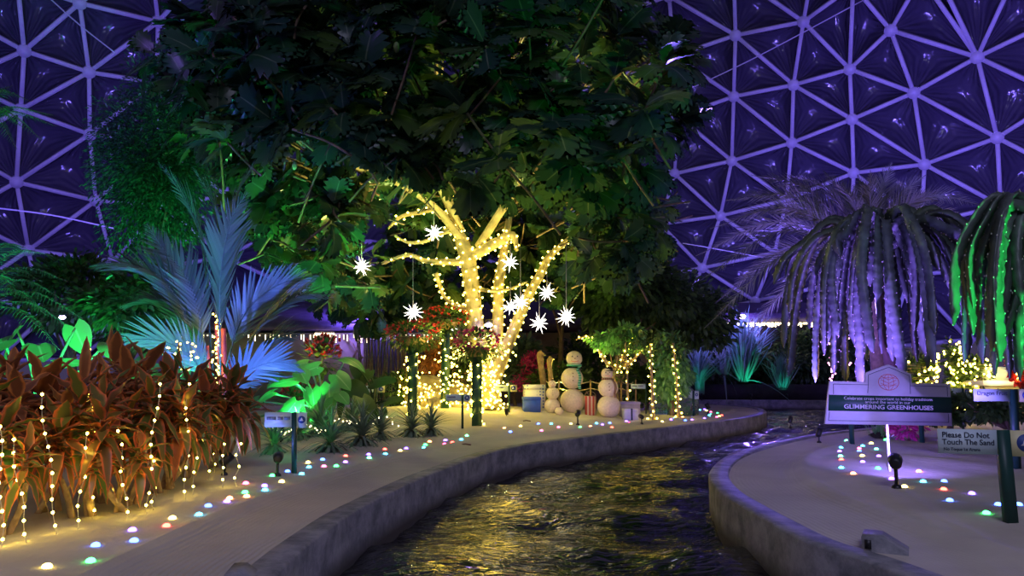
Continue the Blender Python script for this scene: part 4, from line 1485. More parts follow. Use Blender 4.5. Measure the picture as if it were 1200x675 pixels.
# ---- hanging dragon fruit cacti
def cactus(label, crown, base, n, rmin, rmax, zlow, Rw, seed, hang=(0.3, 1.0), up=0.35, ang=(0, 2 * PI), lean=V3(0, 0, 0)):
    random.seed(seed)
    t = thing('hanging_cactus', base, label, 'cactus')
    mb0 = MB(); mb0.tube(catmull([base, (base + crown) / 2, crown], 5), 0.09, 10); mb0.build('support_post', M['soil'], t)
    sp_ = MB()
    for k in range(n):
        a = random.uniform(*ang)
        r = random.uniform(rmin, rmax)
        o = V3(math.cos(a), math.sin(a), 0)
        top = crown + o * r * 0.45 + V3(0, 0, up * random.uniform(0.35, 1.0)) + lean * 0.3
        end_z = zlow + (crown[2] - zlow) * (1 - random.uniform(*hang))
        e = crown + o * r + lean
        sh = crown + o * r * 0.72 + lean * 0.8; sh[2] = crown[2] + 0.05 * r
        P = catmull([crown + o * 0.08 - V3(0, 0, 0.05), top, sh, V3(*(crown + o * r * 0.93 + lean)[:2], sh[2] * 0.6 + end_z * 0.4), V3(e[0] + random.gauss(0, 0.06), e[1] + random.gauss(0, 0.05), end_z)], 9)
        P = resample(P, 0.035)
        # three-winged stem with scalloped edges
        m = len(P)
        T = np.gradient(P, axis=0); T /= np.linalg.norm(T, axis=1)[:, None]
        aa = np.cross(T[0], V3(0.3, 0.2, 1)); aa /= np.linalg.norm(aa)
        V = []
        tw = random.uniform(0, 2)
        W = Rw * random.uniform(0.8, 1.2)
        for i in range(m):
            aa = aa - T[i] * (aa @ T[i]); aa /= np.linalg.norm(aa)
            bb = np.cross(T[i], aa)
            w = W * (0.75 + 0.25 * abs(math.sin(i * 0.9))) * (1 if i < m - 4 else (m - i) / 5)
            for j in range(6):
                th = tw + j * PI / 3 + i * 0.01
                rr = w if j % 2 == 0 else w * 0.28
                V.append(P[i] + (aa * math.cos(th) + bb * math.sin(th)) * rr)
                if j % 2 == 0 and i % 5 == (j) % 5 and random.random() < 0.8:
                    sp_.add(np.array([V[-1] + d * 0.009 for d in (V3(1, 0, 0), V3(-0.5, 0.8, 0), V3(-0.5, -0.8, 0), V3(0, 0, 1.2), V3(0, 0, -1.2))]),
                            np.array([[0, 1, 3], [1, 2, 3], [2, 0, 3], [1, 0, 4], [2, 1, 4], [0, 2, 4]]))
        i = np.arange(m - 1)[:, None] * 6; j = np.arange(6)[None]
        q = np.stack([i + j, i + (j + 1) % 6, i + 6 + (j + 1) % 6, i + 6 + j], -1).reshape(-1, 4)
        ms = MB(); ms.add(np.array(V), q)
        ms.build('stem', M['cactus'], t, smooth=False)
    o = sp_.build('spines', M['spine'], t); o['kind'] = 'stuff'
    return t


c1 = at(1035, 285, 11.0); b1 = V3(c1[0], c1[1], szf(c1[0], c1[1]))
cactus('purple-lit dragon fruit cactus with long three-winged stems drooping behind the big sign', c1, b1, 82, 0.25, 1.7, 1.0, 0.072, 31, (0.15, 1.0), 0.5)
c2 = at(1225, 262, 6.3); b2 = V3(c2[0], c2[1], szf(c2[0], c2[1]))
cactus('green-lit dragon fruit cactus drooping over the Dragon Fruit name sign', c2, b2, 46, 0.12, 0.85, 1.12, 0.052, 32, (0.5, 1.0), 0.28)
random.seed(44)
# plants at the foot of the cactus
shrub('shrub', 'low purple-flowered shrub at the foot of the drooping cactus behind the sign', 'shrub', at(1065, 503, 9.8), (0.22, 0.2, 0.14), 400, 0.07, 'magenta_flower', OVAL, base=at(1065, 512, 9.8), lumps=4)
grass_clump('tuft of strap leaves at the foot of the big sign', on(1030, 513), 0.26, 60, 0.9, 'ear', 'strap_leaved_plant', 1.0)
for (u, v, Y, rx, lab) in [(1110, 480, 10.8, 0.9, 'low dark shrub behind the big sign edge and the sand warning sign'), (1175, 478, 10.2, 0.8, 'low dark shrub behind the plant name sign on the island'), (985, 452, 27.0, 1.3, 'dark leafy shrub across the canal behind the big sign')]:
    shrub('low_shrub', lab, 'shrub', at(u, v, Y), (rx, 0.4, 0.2 if Y < 12 else 0.6), 1500, 0.09, 'citrus', OVAL, lumps=7, base=V3(*at(u, v, Y)[:2], 0.28))

# lit columns and trees behind the cacti
def lit_tree(label, ll, u, vb, vt, Y, wpx, n, matk='bulb', r=0.022, leafk='citrus'):
    c = at(u, (vb + vt) / 2, Y); top = at(u, vt, Y)[2]; bot = at(u, vb, Y)[2]
    w = wpx / 867 * Y / 2
    shrub('lit_shrub', label, 'shrub', c, (w, w, (top - bot) / 2), 900, 0.12, leafk, OVAL, lumps=7)
    B = []
    for k in range(n):
        a = random.uniform(PI, 2 * PI); q = c + V3(math.cos(a) * w, math.sin(a) * w, random.uniform(-1, 1) * (top - bot) / 2)
        B.append(q)
    B.sort(key=lambda p: p[2])
    string_lights(ll, 'string lights', B, r, matk, [catmull(B[::2], 2)])


lit_tree('slim column shrub covered in lights, seen beneath the purple-lit cactus', 'warm lights on the column shrub seen beneath the cactus', 1117, 480, 400, 15.8, 18, 90)
lit_tree('wide lit shrub directly behind the plant name sign', 'warm lights on the wide shrub behind the plant name sign', 1145, 480, 420, 15.5, 34, 95)
lit_tree('green shrub dotted with lights just above the big sign', 'sparse warm lights on the green shrub above the big sign', 1075, 480, 415, 13.2, 46, 55)
lit_tree('small yellow-lit shrub at the corner of the big sign', 'warm lights on the small shrub at the corner of the big sign', 1124, 492, 462, 12.5, 16, 26, r=0.014)
lit_tree('red-flowering shrub with lights at the picture edge under the green-lit cactus', 'warm lights on the red-flowering shrub at the picture edge', 1195, 450, 415, 14, 20, 16, leafk='red_flower')
for i, (u0, u1) in enumerate([(976, 974), (989, 992)]):
    B = [at(u0 + (u1 - u0) * t + random.gauss(0, 2.2), 376 + 72 * t, 12.6) for t in np.linspace(0, 1, 36)]
    string_lights(['pink and white light strand hanging farther from the big sign peak', 'pink and white light strand hanging closer to the big sign peak'][i], 'light strand', B, 0.017, 'bulb_pink', [np.array(B)])

# ================================================================== BUILDINGS
def bx(mb, a, b):
    a = np.asarray(a); b = np.asarray(b)
    mb.box((a + b) / 2, np.abs(b - a))


# left pavilion
Y0 = 21.5
X = lambda u, Y: (u - 600) / F * Y * 1.0
zL = lambda v, Y: at(600, v, Y)[2]
pav = thing('pavilion', V3(X(420, Y0), Y0, 0.26), 'long tan pavilion with icicle lights under its eave, behind the elephant ears', 'building')
mb = MB(); bx(mb, (X(150, Y0), Y0, 0.26), (X(800, Y0), Y0 + 3, zL(390, Y0))); mb.build('wall', M['wall_tan'], pav, smooth=False)
mb = MB()
x0, x1 = X(120, Y0), X(820, Y0)
ze, zr = zL(387, Y0), zL(345, Y0)
mb.add(np.array([(x0, Y0 - 0.8, ze), (x1, Y0 - 0.8, ze), (x1, Y0 - 0.8, ze + 0.18), (x0, Y0 - 0.8, ze + 0.18), (x1, Y0 + 2, zr), (x0, Y0 + 2, zr), (x1, Y0 + 3.4, ze), (x0, Y0 + 3.4, ze)]),
       np.array([[0, 1, 2, 3], [3, 2, 4, 5], [5, 4, 6, 7], [0, 7, 6, 1]]))
mb.build('roof', M['roof_dark'], pav, smooth=False)
wn = MB()
wx0, wx1 = X(371, Y0), X(391, Y0); wz0, wz1 = zL(411, Y0), zL(392, Y0)
bx(wn, (wx0 - 0.05, Y0 - 0.06, wz0 - 0.05), (wx1 + 0.05, Y0 + 0.02, wz0)); bx(wn, (wx0 - 0.05, Y0 - 0.06, wz1), (wx1 + 0.05, Y0 + 0.02, wz1 + 0.05))
for q in (wx0 - 0.05, wx1): bx(wn, (q, Y0 - 0.06, wz0), (q + 0.05, Y0 + 0.02, wz1))
w_ = wn.build('window_frame', M['wood'], pav, smooth=False)
sl = MB()
for k in range(6):
    q = wx0 + (wx1 - wx0) * (k + 0.5) / 6
    bx(sl, (q - 0.025, Y0 - 0.04, wz0), (q + 0.025, Y0 - 0.01, wz1))
sl.build('shutter', M['wood'], pav, smooth=False)
br_ = MB()
for (ua, va, ub, vb) in [(405, 392, 425, 420), (425, 392, 412, 425), (418, 398, 426, 392)]:
    br_.tube([at(ua, va, Y0 - 0.25), at(ub, vb, Y0 - 0.25)], 0.03, 6)
br_.build('roof_brace', M['wood'], pav)
dk = MB(); bx(dk, (X(430, Y0), Y0 - 0.03, 0.26), (X(545, Y0), Y0 - 0.005, zL(398, Y0))); dk.build('dark_opening', M['dark'], pav, smooth=False)


def icicles(label, ua, ub, v, Y, n, lmax, group=None, matk='bulb_white', r=0.022):
    B, W = [], []
    for k in range(n):
        u = ua + (ub - ua) * (k + random.uniform(0.2, 0.8)) / n
        m = random.choice([1, 2, 3, 4, 5]) if lmax > 8 else random.choice([1, 2, 3])
        col = [at(u, v + j * lmax / 5, Y) for j in range(m)]
        B += col; W.append(np.array([at(u, v - 2, Y), col[-1]]))
    W.append(np.array([at(ua, v - 2, Y), at(ub, v - 2, Y)]))
    order = [-abs(random.random()) for _ in B]
    return string_lights(label, 'icicle lights', B, r, matk, W, group=group, name='icicle_lights', wmat='wire', front=order)


icicles('icicle lights along the eave of the tan pavilion', 205, 545, 393, Y0 - 0.82, 66, 10, r=0.017)
icicles('white lights outlining the small shuttered window of the tan pavilion', 369, 392, 391, Y0 - 0.2, 14, 2)

# far pavilion right
Y1 = 27.5
pv = thing('pavilion', V3(X(900, Y1), Y1, 0.26), 'far dark pavilion with icicle lights under its eave, behind the teal grass', 'building')
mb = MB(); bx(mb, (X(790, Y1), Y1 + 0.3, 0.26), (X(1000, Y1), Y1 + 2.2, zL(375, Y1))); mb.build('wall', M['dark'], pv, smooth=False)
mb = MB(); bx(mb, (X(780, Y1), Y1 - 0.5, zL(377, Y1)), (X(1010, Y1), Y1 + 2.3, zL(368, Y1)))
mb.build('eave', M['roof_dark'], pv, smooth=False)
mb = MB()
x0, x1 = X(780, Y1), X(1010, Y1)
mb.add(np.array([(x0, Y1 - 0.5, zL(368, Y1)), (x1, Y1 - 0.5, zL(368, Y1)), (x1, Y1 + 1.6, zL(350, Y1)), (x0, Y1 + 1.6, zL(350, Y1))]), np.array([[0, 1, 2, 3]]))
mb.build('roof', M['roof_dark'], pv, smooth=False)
icicles('icicle lights along the eave of the far dark pavilion', 828, 960, 379, Y1 - 0.52, 60, 8, r=0.035)

# yellow-lit counter at the right edge
ct_ = thing('kiosk', gb(1185, 470, 15, 0.26), 'yellow-lit kiosk counter at the picture edge behind the plant name sign', 'kiosk')
mb = MB(); bx(mb, (X(1150, 15), 15, 0.26), (X(1260, 15), 16, zL(452, 15))); mb.build('counter', M['plate_yellow'], ct_, smooth=False)
mb = MB(); bx(mb, (X(1150, 15) - 0.1, 14.9, zL(452, 15)), (X(1260, 15), 16.1, zL(446, 15))); mb.build('counter_top', M['sign_white'], ct_, smooth=False)
mb = MB(); bx(mb, (X(1165, 15), 15.3, zL(446, 15)), (X(1260, 15), 15.8, zL(430, 15))); mb.build('display_shelf', M['plate'], ct_, smooth=False)

# ================================================================== LAMPS
def lamp(u, v, Y, label, r=0.09, e=None, arm=True):
    p = at(u, v, Y)
    t = thing('flood_lamp', p, label, 'lamp')
    mb = MB(); mb.ball(p, r, 12, szz=0.6); mb.build('lens', M['violet_lamp'], t)
    mb = MB(); mb.lathe(p + V3(0, 0.02, 0), [(r * 0.6, r * 0.55), (r * 1.25, r * 0.6), (r * 1.1, r * 1.4), (r * 0.3, r * 1.7)], 12)
    mb.build('housing', M['black'], t)
    return p


def light(kind, loc, energy, col, size=0.1, target=None, angle=60, blend=0.5, name='lamp_light'):
    d = bpy.data.lights.new(name, kind)
    d.energy = energy; d.color = col
    if kind == 'SPOT':
        d.spot_size = math.radians(angle); d.spot_blend = blend; d.shadow_soft_size = size
    elif kind == 'POINT':
        d.shadow_soft_size = size
    elif kind == 'AREA':
        d.size = size
    o = bpy.data.objects.new(name, d)
    C.objects.link(o)
    o.location = tuple(loc)
    if target is not None:
        o.rotation_euler = Vector(np.asarray(target) - np.asarray(loc)).to_track_quat('-Z', 'Y').to_euler()
    return o


l1 = lamp(870, 371, 26.7, 'violet flood lamp on the eave of the far dark pavilion', 0.12)
l2 = lamp(425, 384, 20.4, 'violet flood lamp above the bamboo on the tan pavilion eave')
l3 = lamp(573, 381, 14.6, 'violet flood lamp fixed in the fork of the breadfruit tree', 0.07)
l4 = lamp(73, 372, 12.4, 'small violet flood lamp among the leaves near the feathery tree', 0.05)
VI = (0.20, 0.12, 1.0)
light('POINT', l1 + V3(0, -0.4, 0), 45, VI)
light('POINT', l2 + V3(0, -0.4, 0), 9, VI)
light('POINT', l3 + V3(0, -0.25, 0), 4, VI, 0.05)
light('POINT', l4 + V3(0, -0.3, 0), 12, VI)
light('SPOT', l1 + V3(0, -0.35, 0.0), 8000, VI, 0.15, (0.5, 8, 0.0), 70, 0.8, 'canal_flood')
# violet floods that wash the dome
for (x, y, z, tx, ty, tz, e) in [(-11, 14, 2.6, -22, 26, 9, 3500), (-4, 20, 2.8, -6, 34, 10, 3000), (5, 22, 2.8, 8, 34, 10, 3600), (11, 16, 2.8, 20, 27, 10, 4200), (8, 12, 5.0, 17, 22, 16, 2600), (-9, 10, 5, -18, 22, 15, 2200), (13, 9, 3, 27, 20, 8, 2200)]:
    light('SPOT', (x, y, z), e * 0.85, (0.19, 0.13, 1.0), 0.4, (tx, ty, tz), 130, 0.9, 'dome_flood')


# garden spotlights on spikes
def spotlight(label, p, target, s=1.0, lens=None, tall=0.22):
    t = thing('garden_spotlight', p, label, 'spotlight')
    d = np.asarray(target) - p; d /= np.linalg.norm(d)
    h = p + V3(0, 0, tall * 0.75)
    mb = MB(); mb.tube([p - V3(0, 0, 0.03), h], 0.012 * s, 7); mb.lathe(p, [(0.035 * s, -0.01), (0.03 * s, 0.015), (0.012 * s, 0.03)], 10); mb.build('spike', M['black'], t)
    mb = MB(); P = np.array([h - d * 0.05 * s, h - d * 0.045 * s, h + d * 0.03 * s, h + d * 0.075 * s]); mb.tube(P, np.array([0.02, 0.036, 0.042, 0.046]) * s, 14)
    mb.build('housing', M['black'], t)
    if lens:
        mb = MB(); mb.tube([h + d * 0.0752 * s, h + d * 0.078 * s], 0.036 * s, 12); mb.build('lens', emis('spot lens', lens, 6), t)
    return h + d * 0.1 * s


sg = at(1042, 470, 9.2)
q = spotlight('large black spotlight on a spike in the sand, aimed at the big sign', on(1051, 572), sg, 1.15, None, 0.25)
light('SPOT', q, 560, (0.26, 0.17, 1.0), 0.05, at(1040, 395, 10.2), 80, 0.9)
q = spotlight('dark spotlight beside the blue-lit name sign at the path edge', on(325, 558), at(340, 470, 10.5), 1.0, None, 0.2)
light('SPOT', q, 70, (0.03, 1.0, 0.22), 0.04, at(355, 452, 11.3), 38, 0.7)
q = spotlight('small black spotlight in the sand before the tallest snowman', on(677, 498), at(690, 450, 15), 1.1, None, 0.24)
light('SPOT', q, 60, (1.0, 0.68, 0.40), 0.04, at(672, 446, 15), 60, 0.8)
q = spotlight('small spotlight among the coloured lights at the far bend of the curb', on(830, 486), at(800, 440, 16), 1.0, None, 0.22)

# fixtures placed in the beds, some of them added for light
def hidden_spot(label, p, target, e, col, ang=60, size=0.05):
    q = spotlight(label, p, target, 0.9, None, 0.16)
    return light('SPOT', q, e, col, size, target, ang, 0.8)


hidden_spot('spotlight hidden in the near bed aimed up at the blue palm', V3(*at(262, 500, 7.3)[:2], 0.34), at(250, 320, 9.8), 620, (0.10, 0.15, 1.0), 85)
hidden_spot('spotlight behind the red-leaved shrubs aimed at the broad green leaves', V3(*at(235, 480, 8.6)[:2], 0.36), at(205, 440, 10.2), 90, (0.03, 1.0, 0.25), 90)
hidden_spot('spotlight behind the maroon rosettes aimed at the turquoise-lit leaves', V3(*at(60, 480, 6.8)[:2], 0.36), at(35, 370, 8.6), 330, (0.02, 1.0, 0.42), 100)
hidden_spot('spotlight at the back of the bed aimed up at the fig column', V3(*at(172, 470, 14.2)[:2], 0.36), at(170, 170, 14.9), 1300, (0.03, 0.9, 0.35), 90)
hidden_spot('spotlight under the breadfruit tree aimed at its lower leaves', V3(*at(330, 490, 9.5)[:2], 0.36), at(370, 230, 12.5), 1000, (0.12, 1.0, 0.22), 75)
hidden_spot('spotlight beside the snowman with the hat, casting violet on it', on(752, 497), at(725, 478, 14.3), 12, (0.3, 0.15, 1.0), 70)
hidden_spot('spotlight behind the island aimed up at the date palm', V3(4.6, 12.4, 0.3), at(1000, 260, 14.5), 1200, (0.22, 0.12, 1.0), 100)
hidden_spot('spotlight on the island by the warning sign aimed at the edge cactus', V3(4.7, 4.4, 0.33), at(1175, 262, 6.1), 800, (0.03, 1.0, 0.18), 65)
hidden_spot('spotlight on the far bank aimed at the tall grass', V3(*at(880, 460, 24.2)[:2], 0.34), at(875, 410, 25.2), 26, (0.02, 0.9, 0.6), 100)
hidden_spot('spotlight on the far bank aimed at the narrow grass column', V3(*at(822, 462, 24.0)[:2], 0.34), at(820, 430, 25), 10, (0.02, 0.85, 0.75), 80)
hidden_spot('spotlight on the far bank aimed at the low teal grass', V3(*at(922, 462, 24.2)[:2], 0.34), at(918, 440, 25), 9, (0.02, 0.7, 0.7), 80)
hidden_spot('spotlight among the last ti stems lighting the nearby name sign blue', on(263, 557), at(325, 500, 6.6), 14, (0.13, 0.20, 1.0), 110)
hidden_spot('spotlight deep in the bed aimed up at the highest feathery sprays', V3(-6.3, 11.4, 0.36), at(35, 140, 10.6), 500, (0.03, 1.0, 0.35), 50)
hidden_spot('spotlight by the foot of the breadfruit tree aimed up into its crown', V3(-0.1, 13.8, 0.36), V3(-0.6, 12.6, 6.0), 1900, (1.0, 0.80, 0.16), 110)
hidden_spot('added spotlight between flower posts aimed at the lower leaves of the breadfruit tree', V3(-3.6, 12.2, 0.38), V3(-3.1, 12.6, 4.6), 160, (1.0, 0.85, 0.18), 100)  # added source that warms the lower leaves
hidden_spot('added spotlight behind the snowmen aimed up at the leaves over them', V3(1.0, 15.9, 0.36), V3(1.6, 14.2, 5.0), 600, (0.85, 0.95, 0.16), 90)  # added source that brightens the leaves over the snowmen
hidden_spot('added spotlight on the island sand aimed at the purple-lit cactus', on(960, 519), at(1020, 350, 10.9), 1500, (0.27, 0.12, 1.0), 62)  # extra spot put in to strengthen the violet on the cactus stems
hidden_spot('added spotlight among the spiky rosettes aimed at the elephant ears', V3(*at(345, 500, 10.45)[:2], 0.36), at(358, 440, 11.4), 190, (0.04, 1.0, 0.25), 110)  # extra green spot put in to brighten the elephant ears
hidden_spot('spotlight under the feathery tree aimed at its lower sprays', V3(*at(18, 480, 8.5)[:2], 0.36), at(50, 330, 9.3), 220, (0.02, 1.0, 0.45), 110)
M['added_amber_lens'] = emis('added amber lamp lens', (1.0, 0.75, 0.2), 6); M['added_green_lens'] = emis('added green lamp lens', (0.1, 1.0, 0.3), 4)  # crown lamps and their fixtures are added to brighten the leaves from inside
for (u, v, Y, e, col, mk, lab) in [(525, 165, 13.4, 170, (1.0, 0.82, 0.18), 'added_amber_lens', 'small amber lamp added inside the crown above the main fork'), (672, 175, 13.6, 170, (0.95, 0.9, 0.2), 'added_amber_lens', 'small amber lamp added inside the crown over the dark trees'),
                                   (640, 95, 12.6, 110, (0.9, 0.9, 0.3), 'added_amber_lens', 'small amber lamp added highest inside the crown'), (395, 235, 12.9, 190, (0.12, 1.0, 0.3), 'added_green_lens', 'small green lamp added inside the crown near the blue palm'),
                                   (420, 130, 12.6, 90, (0.8, 0.95, 0.25), 'added_amber_lens', 'small amber lamp added inside the crown nearest the fig column')]:
    p = at(u, v, Y)
    t = thing('added_crown_lamp', p, lab, 'lamp')
    mb = MB(); mb.ball(p, 0.03, 10); mb.build('lens', M[mk], t)
    mb = MB(); mb.lathe(p + V3(0, 0, 0.02), [(0.04, 0), (0.045, 0.02), (0.03, 0.07), (0.01, 0.09)], 10); mb.build('housing', M['black'], t)
    light('POINT', p - V3(0, 0.06, 0.05), e, col, 0.04)
# warm light of the kiosk
light('POINT', at(1170, 440, 14.6), 25, (1.0, 0.75, 0.3), 0.2)

# unseen area lamp added above the camera: dim cool wash over paths and crown
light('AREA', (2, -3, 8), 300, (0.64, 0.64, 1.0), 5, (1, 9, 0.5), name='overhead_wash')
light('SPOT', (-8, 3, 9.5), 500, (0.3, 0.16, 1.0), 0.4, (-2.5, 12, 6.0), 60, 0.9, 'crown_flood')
light('SPOT', (-2.5, 1.0, 2.0), 80, (1.0, 0.76, 0.38), 0.3, (-3.2, 5.0, 0.9), 70, 0.9, 'bed_wash')  # unseen warm fill added for the ti plants

# ================================================================== STARS
def star(label, u, v, Y, vtop, r=0.14):
    p = at(u, v, Y)
    t = thing('star_lantern', p, label, 'star lantern', 'white star lanterns hung from the breadfruit tree')
    mb = MB()
    mb.ball(p, r * 0.24, 12)
    n = 18
    for k in range(n):
        z = 1 - 2 * (k + 0.5) / n; ph = k * 2.39996 + u
        c = math.sqrt(1 - z * z)
        d = V3(c * math.cos(ph), c * math.sin(ph), z)
        R = frame(d)
        b = [p + d * r * 0.18 + (R[:, 0] * math.cos(a) + R[:, 2] * math.sin(a)) * r * 0.10 for a in (0, PI / 2, PI, 3 * PI / 2)]
        mb.add(np.array(b + [p + d * r * random.uniform(1.0, 1.35)]), np.array([[0, 1, 4], [1, 2, 4], [2, 3, 4], [3, 0, 4]]))
    mb.build('spikes', M['star'], t, smooth=False)
    mb = MB(); mb.tube([p + V3(0, 0, r * 0.3), at(u, vtop, Y)], 0.006, 5); mb.build('hanging_cord', M['wire'], t)


stars = [(423.7, 312.5, 11.6, 262, 'white star lantern hanging alone nearest the blue palm'), (508.5, 272.8, 12.0, 235, 'highest white star lantern, in front of the upper lit limbs'),
         (484, 366, 11.4, 296, 'white star lantern above the basket of red flowers'), (598, 308, 12.2, 268, 'white star lantern just below the elbow-shaped lit limb'),
         (598, 360, 12.6, 330, 'smaller-looking star lantern touching its neighbour beside the slanting limb'), (610, 354, 12.1, 290, 'front star lantern of the overlapping pair by the slanting limb'),
         (641, 342.7, 12.4, 318, 'star lantern between the overlapping pair and the outermost one, hung higher'), (632, 378.6, 11.8, 345, 'lowest star lantern of the group beside the slanting limb'),
         (663.6, 371.5, 11.4, 285, 'star lantern on the longest cord, in front of the dark tree'), (529, 384.5, 15.3, 372, 'star lantern half hidden behind the rear flower basket')]
for i, (u, v, Y, vt, lab) in enumerate(stars):
    star(lab, u, v, Y, vt, 0.145 if Y < 12.5 else 0.13)

# ================================================================== SNOWMEN
def snowman(label, balls, Y, seed, scarf=None, hat=None):
    random.seed(seed)
    u0, v0, r0 = balls[0]
    k = Y / 867
    p0 = at(u0, v0, Y)
    base = V3(p0[0], p0[1], p0[2] - r0 * k)
    gz = szf(base[0], base[1])
    dz = gz - base[2] - 0.012
    t = thing('sand_snowman', V3(base[0], base[1], gz), label, 'snowman')
    C3 = [at(u, v, Y) + V3(0, 0, dz) for u, v, r in balls]
    nm = ['bottom_ball', 'middle_ball', 'head']
    for i, (c, (u, v, r)) in enumerate(zip(C3, balls)):
        mb = MB(); mb.ball(c, r * k * 1.02, 28, szz=0.97)
        mb.build(nm[i], M['snow_sand'], t)
    hr = balls[2][2] * k; hc = C3[2]
    mb = MB()
    for sx_ in (-0.32, 0.32):
        d = V3(sx_, -0.9, 0.25); d /= np.linalg.norm(d)
        mb.ball(hc + d * hr * 1.0, hr * 0.09, 8)
    mb.build('eyes', M['ink'], t)
    d = V3(0, -1, 0)
    mb = MB(); mb.tube([hc + d * hr * 0.95, hc + d * hr * 1.25 - V3(0, 0, 0.01)], np.array([hr * 0.09, hr * 0.02]), 8); mb.build('nose', M['wood'], t)
    mb = MB(); P = []
    for a in np.linspace(-0.5, 0.5, 9):
        dd = V3(math.sin(a), -math.cos(a), -0.42 + 0.5 * a * a); dd /= np.linalg.norm(dd); P.append(hc + dd * hr * 1.01)
    mb.tube(P, hr * 0.035, 6); mb.build('mouth', M['ink_red'], t)
    mr = balls[1][2] * k; mc = C3[1]
    for e in (0.45, 0.15, -0.2):
        d = V3(0, -math.cos(e), math.sin(e)); mb = MB(); mb.ball(mc + d * mr * 1.02, mr * 0.055, 8); mb.build('button', M['brown'], t)
    nz = (hc[2] - hr * 0.85)
    if scarf:
        mb = MB()
        th = np.linspace(0, 2 * PI, 25)
        mb.tube(np.stack([hc[0] + hr * 0.82 * np.cos(th), hc[1] + hr * 0.82 * np.sin(th), np.full(25, nz + 0.005)], 1), hr * 0.17, 8)
        o = mb.build('scarf', scarf, t)
        mb = MB()
        P = [V3(hc[0] + hr * 0.75, hc[1] - hr * 0.5, nz)]
        for e in (0.8, 0.4, 0.0, -0.5):
            d = V3(0.62 * math.cos(e) * 1.0, -0.78 * math.cos(e), math.sin(e)); P.append(mc + d * mr * 1.07)
        P.append(P[-1] + V3(0.01, -0.02, -mr * 0.45))
        P = catmull(P, 4)
        w = hr * 0.24
        V, Q = [], []
        for i, p in enumerate(P):
            for off in ((-w, -0.012), (w, -0.012), (w, 0.012), (-w, 0.012)):
                V.append(p + V3(off[0] * 0.8, off[0] * 0.55 + off[1], 0))
        for i in range(len(P) - 1):
            for j in range(4):
                Q.append((i * 4 + j, i * 4 + (j + 1) % 4, i * 4 + 4 + (j + 1) % 4, i * 4 + 4 + j))
        mb.add(np.array(V), np.array(Q))
        mb.build('scarf_tail', scarf, t, smooth=False)
    if hat == 'bowler':
        mb = MB(); mb.lathe(hc + V3(hr * 0.25, hr * 0.2, hr * 0.45), [(hr * 1.15, 0), (hr * 1.15, 0.012), (hr * 0.8, 0.02), (hr * 0.74, hr * 0.5), (hr * 0.5, hr * 0.72), (hr * 0.05, hr * 0.78)], 20)
        mb.build('hat', M['black'], t)
    if hat == 'tuft':
        mb = MB(); mb.lathe(hc + V3(0, 0, hr * 0.85), [(hr * 0.4, 0), (hr * 0.3, hr * 0.2), (hr * 0.05, hr * 0.4)], 10)
        mb.build('hat', M['brown'], t)
    return t


def stripe_mat(name, ca, cb, scale, axis='X', rough=0.7):
    m, nt, b, o = new_mat(name)
    N, L = nt.nodes, nt.links
    tc = N.new('ShaderNodeTexCoord'); sx = N.new('ShaderNodeSeparateXYZ'); L.new(tc.outputs['Object'], sx.inputs[0])
    mu = N.new('ShaderNodeMath'); mu.operation = 'MULTIPLY'; L.new(sx.outputs[axis], mu.inputs[0]); mu.inputs[1].default_value = scale
    s = N.new('ShaderNodeMath'); s.operation = 'SINE'; L.new(mu.outputs[0], s.inputs[0])
    r = N.new('ShaderNodeValToRGB'); r.color_ramp.interpolation = 'CONSTANT'
    r.color_ramp.elements[0].color = rgba(ca); r.color_ramp.elements[1].color = rgba(cb); r.color_ramp.elements[1].position = 0.5
    mr = N.new('ShaderNodeMapRange'); mr.inputs[1].default_value = -1; mr.inputs[2].default_value = 1
    L.new(s.outputs[0], mr.inputs[0]); L.new(mr.outputs[0], r.inputs['Fac']); L.new(r.outputs[0], b.inputs['Base Color'])
    b.inputs['Roughness'].default_value = rough
    return m


def dot_mat(name, ca, cb, scale):
    m, nt, b, o = new_mat(name)
    N, L = nt.nodes, nt.links
    tc = N.new('ShaderNodeTexCoord'); v = N.new('ShaderNodeTexVoronoi'); v.inputs['Scale'].default_value = scale; v.inputs['Randomness'].default_value = 0.2
    L.new(tc.outputs['Object'], v.inputs['Vector'])
    r = N.new('ShaderNodeValToRGB'); r.color_ramp.interpolation = 'CONSTANT'
    r.color_ramp.elements[0].color = rgba(cb); r.color_ramp.elements[1].color = rgba(ca); r.color_ramp.elements[1].position = 0.3
    L.new(v.outputs['Distance'], r.inputs['Fac']); L.new(r.outputs[0], b.inputs['Base Color'])
    b.inputs['Roughness'].default_value = 0.5
    return m


green_check = stripe_mat('green checked wool', (0.02, 0.30, 0.16), (0.25, 0.5, 0.35), 130, 'Z')
brown_wool = stripe_mat('brown wool', (0.16, 0.08, 0.05), (0.28, 0.17, 0.1), 160, 'X')
snowman('tallest of the three sand snowmen, with a green checked scarf', [(671, 472.5, 14.2), (670.5, 446, 12.6), (673, 423, 9.2)], 15.0, 1, green_check)
snowman('medium sand snowman with black bowler hat and brown scarf', [(713.7, 478.8, 13.2), (712.6, 457, 11.3), (711.5, 440.5, 6.9)], 14.4, 2, brown_wool, 'bowler')
snowman('smallest of the three sand snowmen, beside the dotted gift box', [(647, 479.6, 8.9), (647.5, 465.2, 7.6), (647, 454, 4.7)], 14.7, 3, None, 'tuft')
random.seed(5)


